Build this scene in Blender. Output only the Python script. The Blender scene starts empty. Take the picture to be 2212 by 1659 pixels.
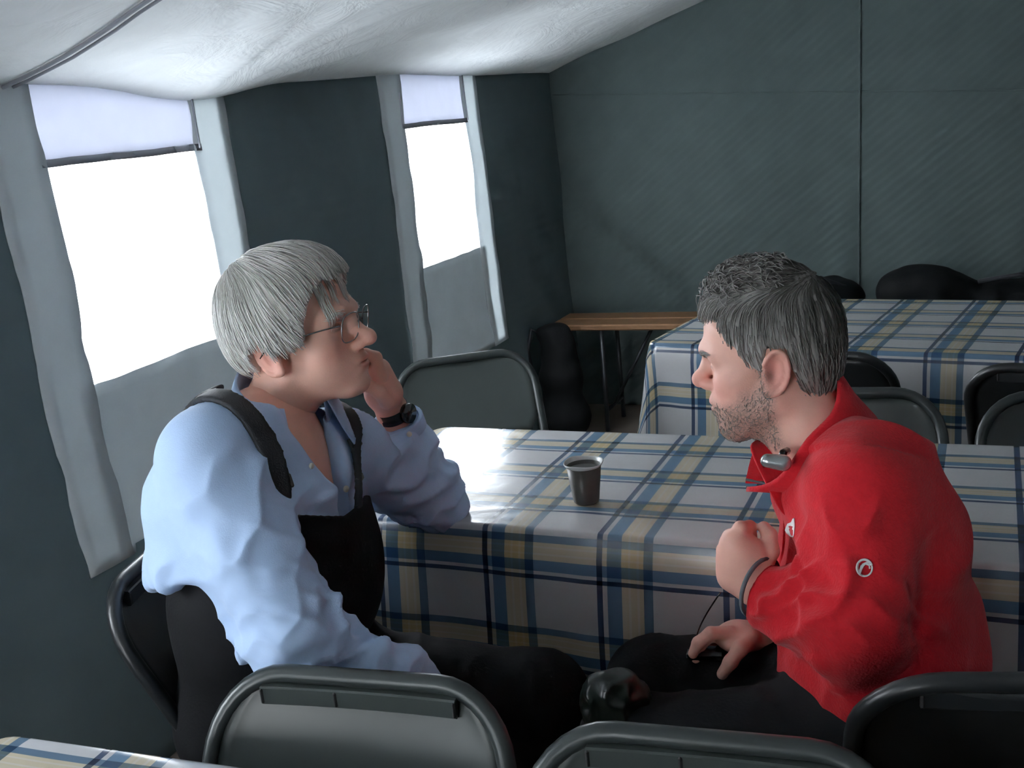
import bpy, math, random
import numpy as np
from mathutils import Matrix, Vector
random.seed(7)
rng = np.random.default_rng(7)
C = bpy.context.scene.collection
SC = bpy.context.scene

# ------------------------------------------------------------------ camera
CAM_H = 1.50                       # lens height above the floor (m)
FPX = 2311.0                       # focal length in pixels of the 2212 x 1659 frame
ROT = np.array([[0.91277128, -0.01351403, 0.40824742],
                [0.39721537, 0.26237364, -0.87942028],
                [-0.09522885, 0.96487173, 0.2448551]])
cd = bpy.data.cameras.new('camera')
cd.sensor_width = 36.0
cd.lens = FPX / 2212.0 * 36.0
cd.clip_start = 0.05
cam = bpy.data.objects.new('camera', cd)
C.objects.link(cam)
mw = Matrix([list(r) for r in ROT]).to_4x4()
mw.translation = (0, 0, CAM_H)
cam.matrix_world = mw
SC.camera = cam

# ------------------------------------------------------------------ world, daylight, exposure
SC.view_settings.view_transform = 'Standard'
SC.view_settings.look = 'None'
SC.view_settings.gamma = 1.0
SC.view_settings.use_curve_mapping = False
SC.view_settings.exposure = 0.0
world = bpy.data.worlds.new('overcast_sky')
SC.world = world
world.use_nodes = True
bgn = world.node_tree.nodes['Background']
bgn.inputs[0].default_value = (0.93, 0.97, 1.0, 1)
bgn.inputs[1].default_value = 22.0

SC.cycles.max_bounces = 6
SC.cycles.use_adaptive_sampling = True
SC.cycles.adaptive_threshold = 0.03
SC.cycles.caustics_reflective = False
SC.cycles.caustics_refractive = False
SC.cycles.diffuse_bounces = 4
SC.cycles.glossy_bounces = 3
SC.cycles.transmission_bounces = 4
SC.cycles.transparent_max_bounces = 6

# ------------------------------------------------------------------ helpers
def P(px, py, d):
    """point seen at pixel (px,py) at view depth d"""
    v = np.array([(px - 1106.0) / FPX, -(py - 829.5) / FPX, -1.0]) * d
    return ROT @ v + np.array([0, 0, CAM_H])
def at_z(px, py, z):
    r = P(px, py, 1.0) - [0, 0, CAM_H]
    return np.array([0, 0, CAM_H]) + r * ((z - CAM_H) / r[2])
def at_y(px, py, y):
    r = P(px, py, 1.0) - [0, 0, CAM_H]
    return np.array([0, 0, CAM_H]) + r * (y / r[1])
def at_x(px, py, x):
    r = P(px, py, 1.0) - [0, 0, CAM_H]
    return np.array([0, 0, CAM_H]) + r * (x / r[0])

def tag(o, label=None, cat=None, group=None, kind=None):
    if label: o['label'] = label
    if cat: o['category'] = cat
    if group: o['group'] = group
    if kind: o['kind'] = kind
    return o
def empty(name, loc=(0, 0, 0), rz=0.0):
    o = bpy.data.objects.new(name, None)
    o.empty_display_size = 0.05
    C.objects.link(o)
    o.location = loc
    o.rotation_euler = (0, 0, rz)
    return o
def mesh_obj(name, V, F, mat, parent=None, smooth=True, uv=None, loc=None):
    V = np.asarray(V, dtype=np.float32).reshape(-1, 3)
    me = bpy.data.meshes.new(name)
    if isinstance(F, np.ndarray):
        n, k = F.shape
        me.vertices.add(len(V)); me.vertices.foreach_set('co', V.ravel())
        me.loops.add(n * k); me.loops.foreach_set('vertex_index', F.astype(np.int32).ravel())
        me.polygons.add(n)
        me.polygons.foreach_set('loop_start', np.arange(0, n * k, k, dtype=np.int32))
        me.polygons.foreach_set('loop_total', np.full(n, k, dtype=np.int32))
        me.update(calc_edges=True)
        me.validate()
    else:
        me.from_pydata(V.tolist(), [], F)
        me.update()
    if smooth:
        me.polygons.foreach_set('use_smooth', np.ones(len(me.polygons), dtype=bool))
    if uv is not None:
        uvl = me.uv_layers.new(name='UVMap')
        li = np.zeros(len(me.loops), dtype=np.int32)
        me.loops.foreach_get('vertex_index', li)
        uvl.data.foreach_set('uv', np.asarray(uv, dtype=np.float32)[li].ravel())
    me.materials.append(mat)
    o = bpy.data.objects.new(name, me)
    C.objects.link(o)
    if parent is not None: o.parent = parent
    if loc is not None: o.location = loc
    return o
def vattr(o, name, vals):
    a = o.data.attributes.new(name, 'FLOAT', 'POINT')
    a.data.foreach_set('value', np.asarray(vals, dtype=np.float32))

class MB:
    """collects simple shapes into one mesh"""
    def __init__(s): s.v = []; s.f = []
    def add(s, V, F):
        n = len(s.v); s.v += [tuple(map(float, p)) for p in V]; s.f += [tuple(i + n for i in q) for q in F]
    def box(s, c, size, M=None, bev=0.0):
        c = np.array(c, float); hx, hy, hz = np.array(size, float) / 2
        b = min(bev, hx * .9, hy * .9, hz * .9)
        if b <= 0:
            V = [(x, y, z) for x in (-hx, hx) for y in (-hy, hy) for z in (-hz, hz)]
            F = [(0, 1, 3, 2), (4, 6, 7, 5), (0, 4, 5, 1), (2, 3, 7, 6), (0, 2, 6, 4), (1, 5, 7, 3)]
        else:
            V = []; idx = {}
            for sx in (-1, 1):
                for sy in (-1, 1):
                    for sz in (-1, 1):
                        for ax in range(3):
                            p = [sx * (hx - b), sy * (hy - b), sz * (hz - b)]
                            p[ax] = (sx * hx, sy * hy, sz * hz)[ax]
                            idx[(sx, sy, sz, ax)] = len(V); V.append(p)
            F = []
            for ax in range(3):
                o1, o2 = [a for a in range(3) if a != ax]
                for sg in (-1, 1):
                    q = []
                    for a1, a2 in ((-1, -1), (1, -1), (1, 1), (-1, 1)):
                        k = [0, 0, 0]; k[ax] = sg; k[o1] = a1; k[o2] = a2
                        q.append(idx[(*k, ax)])
                    F.append(tuple(q))
            for ax in range(3):
                o1, o2 = [a for a in range(3) if a != ax]
                for a1 in (-1, 1):
                    for a2 in (-1, 1):
                        q = []
                        for sg, w in ((-1, o1), (1, o1), (1, o2), (-1, o2)):
                            k = [0, 0, 0]; k[ax] = sg; k[o1] = a1; k[o2] = a2
                            q.append(idx[(*k, w)])
                        F.append(tuple(q))
            for sx in (-1, 1):
                for sy in (-1, 1):
                    for sz in (-1, 1):
                        F.append(tuple(idx[(sx, sy, sz, a)] for a in range(3)))
        V = np.array(V, float)
        if M is not None: V = V @ np.array(M, float).T
        s.add(V + c, F)
    def tube(s, pts, r, n=8, closed=False, caps=True, flat=None):
        pts = [np.array(p, float) for p in pts]
        m = len(pts)
        rr = r if hasattr(r, '__len__') else [r] * m
        V = []; up = None
        for i in range(m):
            if closed: t = pts[(i + 1) % m] - pts[i - 1]
            else: t = pts[min(i + 1, m - 1)] - pts[max(i - 1, 0)]
            t = t / (np.linalg.norm(t) + 1e-9)
            if up is None:
                up = np.array([0, 0, 1.0]) if abs(t[2]) < .9 else np.array([1.0, 0, 0])
            up = up - t * np.dot(up, t); up /= np.linalg.norm(up) + 1e-9
            sd = np.cross(t, up)
            for k in range(n):
                a = 2 * math.pi * k / n
                V.append(pts[i] + rr[i] * (math.cos(a) * sd + math.sin(a) * up))
        F = []
        for i in range(m if closed else m - 1):
            j = (i + 1) % m
            for k in range(n):
                F.append((i * n + k, i * n + (k + 1) % n, j * n + (k + 1) % n, j * n + k))
        if caps and not closed:
            F.append(tuple(range(n))[::-1]); F.append(tuple((m - 1) * n + k for k in range(n)))
        s.add(V, F)
    def lathe(s, prof, c=(0, 0, 0), n=32):
        V = []; F = []
        for r, z in prof:
            for k in range(n):
                a = 2 * math.pi * k / n
                V.append((c[0] + r * math.cos(a), c[1] + r * math.sin(a), c[2] + z))
        for i in range(len(prof) - 1):
            for k in range(n):
                F.append((i * n + k, i * n + (k + 1) % n, (i + 1) * n + (k + 1) % n, (i + 1) * n + k))
        s.add(V, F)
    def build(s, name, mat, parent=None, smooth=True, loc=None):
        return mesh_obj(name, s.v, s.f, mat, parent, smooth, loc=loc)

def shade_auto(o, ang=40):
    me = o.data
    me.set_sharp_from_angle(angle=math.radians(ang))

def copy_tree(o, parent=None):
    c = o.copy(); C.objects.link(c); c.parent = parent
    for ch in [x for x in bpy.data.objects if x.parent == o]:
        copy_tree(ch, c)
    return c

def _hash(ix, iy, iz):
    n = (ix * 374761393 + iy * 668265263 + iz * 1274126177) & 0x7fffffff
    n = ((n ^ (n >> 13)) * 1103515245 + 12345) & 0x7fffffff
    n = ((n ^ (n >> 15)) * 1103515245 + 7) & 0x7fffffff
    return (n & 0xffff) / 32767.5 - 1.0
def vnoise(p):
    """value noise in [-1,1] at N x 3 points"""
    p = np.asarray(p, dtype=np.float64)
    i = np.floor(p).astype(np.int64); f = p - i
    f = f * f * f * (f * (f * 6 - 15) + 10)
    out = 0
    for dx in (0, 1):
        wx = f[:, 0] if dx else 1 - f[:, 0]
        for dy in (0, 1):
            wy = f[:, 1] if dy else 1 - f[:, 1]
            for dz in (0, 1):
                wz = f[:, 2] if dz else 1 - f[:, 2]
                out = out + wx * wy * wz * _hash(i[:, 0] + dx, i[:, 1] + dy, i[:, 2] + dz)
    return out
def sstep(a, b, x):
    t = np.clip((x - a) / (b - a), 0, 1)
    return t * t * (3 - 2 * t)

# ------------------------------------------------------------------ materials
def new_mat(name):
    m = bpy.data.materials.new(name); m.use_nodes = True
    nt = m.node_tree
    return m, nt, nt.nodes['Principled BSDF']
def mat(name, col, rough=0.6, metal=0.0, var=0.12, vscale=30.0, bump=0.0, bscale=200.0, spec=0.5, sheen=0.0, coat=0.0, coord='Object'):
    m, nt, b = new_mat(name)
    N, L = nt.nodes, nt.links
    tc = N.new('ShaderNodeTexCoord')
    no = N.new('ShaderNodeTexNoise'); no.inputs['Scale'].default_value = vscale; no.inputs['Detail'].default_value = 2
    L.new(tc.outputs[coord], no.inputs['Vector'])
    mx = N.new('ShaderNodeMix'); mx.data_type = 'RGBA'
    mx.inputs[6].default_value = (*[c * (1 - var) for c in col], 1)
    mx.inputs[7].default_value = (*[min(1, c * (1 + var)) for c in col], 1)
    L.new(no.outputs['Fac'], mx.inputs[0])
    L.new(mx.outputs[2], b.inputs['Base Color'])
    b.inputs['Roughness'].default_value = rough
    b.inputs['Metallic'].default_value = metal
    b.inputs['Specular IOR Level'].default_value = spec
    if sheen: b.inputs['Sheen Weight'].default_value = sheen
    if coat: b.inputs['Coat Weight'].default_value = coat
    if bump:
        n2 = N.new('ShaderNodeTexNoise'); n2.inputs['Scale'].default_value = bscale; n2.inputs['Detail'].default_value = 1
        L.new(tc.outputs[coord], n2.inputs['Vector'])
        bp = N.new('ShaderNodeBump'); bp.inputs['Strength'].default_value = bump; bp.inputs['Distance'].default_value = 0.002
        L.new(n2.outputs['Fac'], bp.inputs['Height']); L.new(bp.outputs['Normal'], b.inputs['Normal'])
    return m
def fabric_mat(name, col, trans=0.0, tcol=None, quilt=0.0, rough=0.85, wscale=5.0, wbump=0.0):
    """tent cloth: diffuse cloth with an optional share of light passing through"""
    m, nt, b = new_mat(name)
    N, L = nt.nodes, nt.links
    tc = N.new('ShaderNodeTexCoord')
    no = N.new('ShaderNodeTexNoise'); no.inputs['Scale'].default_value = 9; no.inputs['Detail'].default_value = 2
    L.new(tc.outputs['Object'], no.inputs['Vector'])
    mx = N.new('ShaderNodeMix'); mx.data_type = 'RGBA'
    mx.inputs[6].default_value = (*[c * .88 for c in col], 1); mx.inputs[7].default_value = (*[min(1, c * 1.1) for c in col], 1)
    L.new(no.outputs['Fac'], mx.inputs[0]); L.new(mx.outputs[2], b.inputs['Base Color'])
    b.inputs['Roughness'].default_value = rough; b.inputs['Specular IOR Level'].default_value = 0.25
    last = None
    if quilt:
        mp = N.new('ShaderNodeMapping'); mp.inputs['Rotation'].default_value = (0.0, math.radians(38), 0)
        L.new(tc.outputs['Object'], mp.inputs['Vector'])
        wv = N.new('ShaderNodeTexWave'); wv.inputs['Scale'].default_value = 9; wv.inputs['Distortion'].default_value = 1.0
        wv.bands_direction = 'Z'
        L.new(mp.outputs[0], wv.inputs['Vector'])
        bp = N.new('ShaderNodeBump'); bp.inputs['Strength'].default_value = quilt; bp.inputs['Distance'].default_value = 0.006
        L.new(wv.outputs['Fac'], bp.inputs['Height']); last = bp
    if wbump:
        n3 = N.new('ShaderNodeTexNoise'); n3.inputs['Scale'].default_value = wscale; n3.inputs['Detail'].default_value = 4; n3.inputs['Roughness'].default_value = .65
        n3.inputs['Distortion'].default_value = 1.2
        L.new(tc.outputs['Object'], n3.inputs['Vector'])
        b3 = N.new('ShaderNodeBump'); b3.inputs['Strength'].default_value = wbump; b3.inputs['Distance'].default_value = 0.03
        L.new(n3.outputs['Fac'], b3.inputs['Height']); last = b3
    if last: L.new(last.outputs['Normal'], b.inputs['Normal'])
    if trans:
        t = N.new('ShaderNodeBsdfTranslucent'); t.inputs['Color'].default_value = (*(tcol or col), 1)
        ms = N.new('ShaderNodeMixShader'); ms.inputs[0].default_value = trans
        L.new(b.outputs[0], ms.inputs[1]); L.new(t.outputs[0], ms.inputs[2])
        L.new(ms.outputs[0], N['Material Output'].inputs['Surface'])
    return m
def pane_mat():
    m, nt, b = new_mat('clear_plastic_pane')
    N, L = nt.nodes, nt.links
    tr = N.new('ShaderNodeBsdfTransparent'); tr.inputs[0].default_value = (.97, .98, .99, 1)
    tl = N.new('ShaderNodeBsdfTranslucent'); tl.inputs[0].default_value = (.95, .97, 1, 1)
    gl = N.new('ShaderNodeBsdfGlossy'); gl.inputs['Roughness'].default_value = .15
    m1 = N.new('ShaderNodeMixShader'); m1.inputs[0].default_value = .25
    m2 = N.new('ShaderNodeMixShader'); m2.inputs[0].default_value = .04
    L.new(tr.outputs[0], m1.inputs[1]); L.new(tl.outputs[0], m1.inputs[2])
    L.new(m1.outputs[0], m2.inputs[1]); L.new(gl.outputs[0], m2.inputs[2])
    L.new(m2.outputs[0], N['Material Output'].inputs['Surface'])
    return m
PERIOD, PERIOD_V = 0.227, 0.174      # repeat of the check along and across the cloth (m)
def plaid_mat():
    """white oilcloth printed with a blue, beige and navy check, from the cloth's own UV in metres"""
    m, nt, b = new_mat('plaid_oilcloth')
    N, L = nt.nodes, nt.links
    uv = N.new('ShaderNodeUVMap'); uv.uv_map = 'UVMap'
    sp = N.new('ShaderNodeSeparateXYZ'); L.new(uv.outputs[0], sp.inputs[0])
    W = (1, 1, 1); NAVY = (.10, .14, .24); BLUE = (.20, .34, .50); BEI = (.93, .82, .60); MID = (.19, .29, .40)
    bands = [(0.0, NAVY), (.045, W), (.085, BLUE), (.20, (.94, .84, .64)), (.235, BEI), (.255, (.97, .9, .76)), (.275, BEI), (.325, (.97, .9, .76)), (.345, BEI), (.38, MID), (.455, W)]
    outs = []
    for ax, per in ((0, PERIOD), (1, PERIOD_V)):
        d = N.new('ShaderNodeMath'); d.operation = 'DIVIDE'; d.inputs[1].default_value = per
        L.new(sp.outputs[ax], d.inputs[0])
        fr = N.new('ShaderNodeMath'); fr.operation = 'FRACT'; L.new(d.outputs[0], fr.inputs[0])
        rp = N.new('ShaderNodeValToRGB'); rp.color_ramp.interpolation = 'CONSTANT'
        e = rp.color_ramp.elements
        e[0].position = 0; e[0].color = (*bands[0][1], 1)
        e[1].position = bands[1][0]; e[1].color = (*bands[1][1], 1)
        for pos, col in bands[2:]:
            k = e.new(pos); k.color = (*col, 1)
        L.new(fr.outputs[0], rp.inputs[0]); outs.append(rp)
    mu = N.new('ShaderNodeMix'); mu.data_type = 'RGBA'; mu.blend_type = 'MULTIPLY'; mu.inputs[0].default_value = 1
    L.new(outs[0].outputs[0], mu.inputs[6]); L.new(outs[1].outputs[0], mu.inputs[7])
    gm = N.new('ShaderNodeMix'); gm.data_type = 'RGBA'; gm.blend_type = 'MULTIPLY'; gm.inputs[0].default_value = 1
    gm.inputs[7].default_value = (.55, .55, .56, 1)
    L.new(mu.outputs[2], gm.inputs[6])
    L.new(gm.outputs[2], b.inputs['Base Color'])
    b.inputs['Roughness'].default_value = .22; b.inputs['Specular IOR Level'].default_value = .5
    tc = N.new('ShaderNodeTexCoord')
    n2 = N.new('ShaderNodeTexNoise'); n2.inputs['Scale'].default_value = 14; n2.inputs['Detail'].default_value = 4
    L.new(tc.outputs['Object'], n2.inputs['Vector'])
    bp = N.new('ShaderNodeBump'); bp.inputs['Strength'].default_value = .12; bp.inputs['Distance'].default_value = 0.01
    L.new(n2.outputs['Fac'], bp.inputs['Height']); L.new(bp.outputs['Normal'], b.inputs['Normal'])
    return m
def skin_mat(name, base, red, beard):
    m, nt, b = new_mat(name)
    N, L = nt.nodes, nt.links
    tc = N.new('ShaderNodeTexCoord')
    def attr(n):
        a = N.new('ShaderNodeAttribute'); a.attribute_name = n; return a
    def mix(fac, c1, c2):
        k = N.new('ShaderNodeMix'); k.data_type = 'RGBA'
        if isinstance(fac, float): k.inputs[0].default_value = fac
        else: L.new(fac, k.inputs[0])
        for s_, c in ((6, c1), (7, c2)):
            if isinstance(c, tuple): k.inputs[s_].default_value = (*c, 1)
            else: L.new(c, k.inputs[s_])
        return k.outputs[2]
    no = N.new('ShaderNodeTexNoise'); no.inputs['Scale'].default_value = 45; no.inputs['Detail'].default_value = 4
    L.new(tc.outputs['Object'], no.inputs['Vector'])
    c = mix(no.outputs['Fac'], tuple(x * .9 for x in base), tuple(min(1, x * 1.08) for x in base))
    c = mix(attr('red').outputs['Fac'], c, red)
    n3 = N.new('ShaderNodeTexNoise'); n3.inputs['Scale'].default_value = 420; n3.inputs['Detail'].default_value = 2
    L.new(tc.outputs['Object'], n3.inputs['Vector'])
    mm = N.new('ShaderNodeMath'); mm.operation = 'MULTIPLY'
    L.new(attr('beard').outputs['Fac'], mm.inputs[0])
    mr = N.new('ShaderNodeMapRange'); mr.inputs[1].default_value = .35; mr.inputs[2].default_value = .6; mr.inputs[3].default_value = .35; mr.inputs[4].default_value = 1
    L.new(n3.outputs['Fac'], mr.inputs[0]); L.new(mr.outputs[0], mm.inputs[1])
    c = mix(mm.outputs[0], c, beard)
    c = mix(attr('dark').outputs['Fac'], c, (.05, .035, .03))
    L.new(c, b.inputs['Base Color'])
    b.inputs['Roughness'].default_value = .48; b.inputs['Specular IOR Level'].default_value = .35
    b.inputs['Subsurface Weight'].default_value = .06
    b.inputs['Subsurface Radius'].default_value = (.012, .005, .003)
    bp = N.new('ShaderNodeBump'); bp.inputs['Strength'].default_value = .2; bp.inputs['Distance'].default_value = 0.001
    L.new(n3.outputs['Fac'], bp.inputs['Height']); L.new(bp.outputs['Normal'], b.inputs['Normal'])
    return m
def hair_mat(name, c0, c1, rough=.42):
    m, nt, b = new_mat(name)
    N, L = nt.nodes, nt.links
    a = N.new('ShaderNodeAttribute'); a.attribute_name = 'shade'
    k = N.new('ShaderNodeMix'); k.data_type = 'RGBA'
    k.inputs[6].default_value = (*c0, 1); k.inputs[7].default_value = (*c1, 1)
    L.new(a.outputs['Fac'], k.inputs[0]); L.new(k.outputs[2], b.inputs['Base Color'])
    b.inputs['Roughness'].default_value = rough; b.inputs['Specular IOR Level'].default_value = .4
    return m

M = {}
M['green'] = fabric_mat('dark_green_tent_cloth', (.130, .160, .168), quilt=.10)
M['green_left'] = fabric_mat('thin_dark_green_tent_cloth', (.118, .158, .165), trans=.012, tcol=(.17, .175, .195), quilt=.10)
M['green_back'] = fabric_mat('dark_green_quilted_tent_cloth', (.096, .126, .125), quilt=.30)
M['liner'] = fabric_mat('white_roof_liner', (.79, .81, .81), trans=.042, tcol=(.8, .85, .88), wbump=.35, wscale=5)
M['flap'] = fabric_mat('grey_translucent_window_flap', (.5, .54, .56), trans=.075, tcol=(.70, .75, .77))
M['panel'] = fabric_mat('pale_translucent_window_panel', (.6, .62, .68), trans=.20, tcol=(.82, .84, .92))
M['strip'] = fabric_mat('white_translucent_edge_strip', (.6, .63, .65), trans=.17, tcol=(.82, .87, .89))
M['hem'] = fabric_mat('grey_hem_tape', (.26, .27, .30))
M['pane'] = pane_mat()
M['floor'] = mat('trodden_ground_sheet', (.16, .13, .105), .8, var=.3, vscale=6, bump=.4, bscale=60)
M['snow'] = mat('snow', (.85, .87, .9), .8, var=.03, vscale=2)
M['plaid'] = plaid_mat()
M['wood'] = mat('worn_orange_wood', (.24, .125, .06), .5, var=.3, vscale=25)
M['steel'] = mat('dark_table_steel', (.05, .055, .06), .4, metal=.6)
M['chair'] = mat('grey_green_chair_enamel', (.042, .052, .049), .36, var=.10, vscale=12, bump=.06, bscale=90)
M['tube'] = mat('worn_grey_chair_tube', (.042, .050, .049), .32, metal=.2, var=.15, vscale=30)
M['chair_dark'] = mat('black_chair_enamel', (.014, .016, .017), .36, var=.15)
M['rubber'] = mat('black_rubber', (.015, .015, .015), .7)
M['cup'] = mat('dark_olive_brown_cup', (.060, .056, .048), .42, var=.2, vscale=40)
M['cup_rim'] = mat('translucent_white_rim', (.62, .63, .62), .25)
M['coffee'] = mat('grey_brown_drink', (.24, .24, .23), .12)
M['bag'] = mat('black_bag_cloth', (.006, .007, .008), .75, bump=.3, bscale=120, spec=.2)
M['shirt'] = mat('light_blue_cotton', (.47, .63, .90), .8, var=.04, vscale=60, bump=.15, bscale=500, sheen=.15)
M['bib'] = mat('black_ski_trouser_cloth', (.007, .0075, .009), .8, var=.2, bump=.2, bscale=200, spec=.2)
M['strap'] = mat('black_elastic_strap', (.014, .016, .02), .7, bump=.3, bscale=400)
M['buckle'] = mat('dark_plastic_buckle', (.05, .05, .05), .3)
M['fleece'] = mat('red_fleece', (.52, .014, .024), .95, var=.16, vscale=90, bump=.5, bscale=260, spec=.15, sheen=.15)
M['fleece_trim'] = mat('grey_elastic_trim', (.10, .115, .13), .7)
M['white_print'] = mat('white_embroidery', (.85, .85, .86), .7, var=.03)
M['chrome'] = mat('silver_plastic', (.42, .45, .46), .2, metal=.7)
M['gadget'] = mat('black_gadget_plastic', (.012, .012, .013), .2, coat=.3)
M['lens'] = mat('spectacle_lens_rim', (.25, .25, .26), .15, metal=.8)
M['skinL'] = skin_mat('ruddy_skin', (.78, .46, .36), (.66, .22, .17), (.4, .33, .3))
M['skinR'] = skin_mat('fair_skin', (.70, .40, .32), (.72, .22, .19), (.20, .15, .125))
M['hairL'] = hair_mat('white_grey_hair', (.70, .68, .64), (.96, .95, .92))
M['hairR'] = hair_mat('dark_grey_hair', (.085, .08, .07), (.52, .51, .49))
M['watch'] = mat('black_watch_strap', (.012, .013, .014), .45)
M['bundle'] = mat('dark_green_glossy_plastic', (.006, .012, .009), .3)
M['button'] = mat('pearl_button', (.7, .68, .62), .3)

# ================================================================== THE TENT
WX, WY, EAVE, SLOPE = -1.973, 5.02, 1.664, 0.29
RIDGE_X = 0.55
RX = 2 * RIDGE_X - WX                 # right wall
Y0 = -3.2                             # end of the tent behind the photographer
WIN = [(1.83, 2.40), (3.49, 4.05), (0.17, 0.74), (-1.49, -0.92)]
WZ0, WZ1 = 0.968, 1.478               # window opening
SURZ = 0.56                           # foot of the window cover
SW = 0.105                            # width of the edge strips

def wall_disp(Y, Z):
    """inward sag of the left wall cloth (metres towards +X)"""
    Y = np.asarray(Y, float); Z = np.asarray(Z, float)
    q = np.stack([Y * 1.7, Z * .5, np.zeros_like(Y)], -1).reshape(-1, 3)
    n = vnoise(q).reshape(Y.shape)
    q2 = np.stack([Y * 6.0 + Z * 2.0, Z * .9, np.ones_like(Y)], -1).reshape(-1, 3)
    n2 = vnoise(q2).reshape(Y.shape)
    low = sstep(1.1, 0.1, Z)
    return .018 * n + .010 * n2 * (0.35 + low) + .03 * low * (1 + n) + .012 * sstep(1.62, 1.2, Z)

def grid_mesh(name, us, vs, fn, m, parent=None, hole=None, thick=0.0, uvfn=None):
    us = np.asarray(us); vs = np.asarray(vs)
    U, V = np.meshgrid(us, vs, indexing='ij')
    X = fn(U, V)
    nu, nv = U.shape
    idx = np.arange(nu * nv).reshape(nu, nv)
    F = np.stack([idx[:-1, :-1], idx[1:, :-1], idx[1:, 1:], idx[:-1, 1:]], -1).reshape(-1, 4)
    if hole is not None:
        uc = (U[:-1, :-1] + U[1:, 1:]) / 2; vc = (V[:-1, :-1] + V[1:, 1:]) / 2
        F = F[~hole(uc, vc).ravel()]
    o = mesh_obj(name, X.reshape(-1, 3), F, m, parent)
    if thick:
        md = o.modifiers.new('thickness', 'SOLIDIFY'); md.thickness = thick; md.offset = 0
    return o
def ticks(a, b, step, extra=()):
    t = list(np.linspace(a, b, max(2, int(round((b - a) / step)) + 1)))
    for e in extra:
        i = int(np.argmin([abs(x - e) for x in t]))
        if abs(t[i] - e) < step * .5 and 0 < i < len(t) - 1: t[i] = e
        else: t.append(e)
    return np.array(sorted(set(t)))

yt = ticks(Y0 - .04, WY + .08, .04, [e for w in WIN for e in (w[0] - SW, w[1] + SW)])
zt = ticks(0, EAVE + .01, .04, [SURZ])
def in_win(u, v):
    h = np.zeros(u.shape, bool)
    for a, b in WIN: h |= (u > a - SW) & (u < b + SW) & (v > SURZ)
    return h
o = grid_mesh('wall_left', yt, zt, lambda U, V: np.stack([WX + wall_disp(U, V), U, V], -1), M['green_left'], hole=in_win, thick=.004)
tag(o, 'dark green tent wall with the windows', kind='structure')

def rect_on_wall(name, ya, yb, za, zb, off, m, parent, thick=.003, wob=0.0, seed=0):
    us = np.linspace(ya, yb, max(3, int((yb - ya) / .03) + 1)); vs = np.linspace(za, zb, max(3, int((zb - za) / .03) + 1))
    def fn(U, V):
        n = vnoise(np.stack([U * 9 + seed, V * 7, np.full_like(U, seed)], -1).reshape(-1, 3)).reshape(U.shape)
        e = wob * vnoise(np.stack([U * 14, V * 14, np.full_like(U, seed + 5.)], -1).reshape(-1, 3)).reshape(U.shape)
        return np.stack([WX + wall_disp(U, V) + off + .003 * n, U + e, V + e * .6], -1)
    return grid_mesh(name, us, vs, fn, m, parent, thick=thick)
wlabels = ['window in the tent wall behind the man in blue', 'smaller-looking far window near the tent corner',
           'tent window left of the picture', 'tent window behind the photographer']
for i, (a, b) in enumerate(WIN):
    w = empty('window_%d' % (i + 1), (WX, (a + b) / 2, WZ0))
    tag(w, wlabels[i], kind='structure')
    inv = Matrix.Translation((-WX, -(a + b) / 2, -WZ0))
    kids = []
    kids.append(rect_on_wall('pane', a - .01, b + .01, WZ0 - .01, WZ1 + .01, -.004, M['pane'], w, .001, 0, i))
    kids.append(rect_on_wall('top_panel', a - .01, b + .01, WZ1 + .006, EAVE + .03, 0.003, M['panel'], w, .003, .003, i + 10))
    kids.append(rect_on_wall('hem', a, b + .01, WZ1 + .002, WZ1 + .02, .004, M['hem'], w, .006, .003, i + 20))
    kids.append(rect_on_wall('edge_strip', b - .012, b + SW + .03, SURZ - .02, EAVE + .03, .005, M['strip'], w, .003, .008, i + 30))
    kids.append(rect_on_wall('edge_strip', a - SW - .03, a + .012, SURZ - .02, EAVE + .03, .005, M['flap'], w, .003, .008, i + 40))
    kids.append(rect_on_wall('lower_flap', a - .03, b + .03, SURZ - .02, WZ0, .001, M['flap'], w, .003, .006, i + 50))
    t = MB(); t.tube([(WX + float(wall_disp(np.array([b]), np.array([z]))[0]) + .014, b - .004, z) for z in np.linspace(WZ1 + .01, EAVE, 8)], .003)
    kids.append(t.build('piping', M['hem'], w))
    for k in kids: k.matrix_parent_inverse = inv

# roof liner
RAFT = [1.77, 3.40, 0.12, -1.53]
def roof_z(X, Y):
    X = np.asarray(X, float); Y = np.asarray(Y, float)
    s = np.where(X < RIDGE_X, X - WX, RX - X)
    base = EAVE + SLOPE * s
    ph = ((Y - 1.77) / 1.63) % 1.0
    sag = np.sin(np.pi * ph) ** 2
    span = np.sin(np.pi * np.clip(s / (RIDGE_X - WX), 0, 1))
    z = base - .045 * sag * span - .045 * np.exp(-((Y - 2.42) / .28) ** 2 - (s / .22) ** 2)
    n = vnoise(np.stack([X * 2.2, Y * 2.2, np.zeros_like(X)], -1).reshape(-1, 3)).reshape(X.shape)
    ang = np.arctan2(Y - 2.45, s + .12)
    n2 = vnoise(np.stack([ang * 7, s * 1.2, np.ones_like(X)], -1).reshape(-1, 3)).reshape(X.shape)
    return z + .014 * n * np.clip(s * 4, 0, 1) + .013 * n2 * np.clip(s * 5, 0, 1)
xt = np.concatenate([np.linspace(WX - .03, RIDGE_X, 64), np.linspace(RIDGE_X, RX + .03, 40)[1:]])
o = grid_mesh('ceiling', xt, np.arange(Y0, WY + .06, .035), lambda U, V: np.stack([U, V, roof_z(U, V)], -1), M['liner'], thick=.003)
tag(o, 'white sagging roof liner of the tent', kind='structure')
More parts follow.
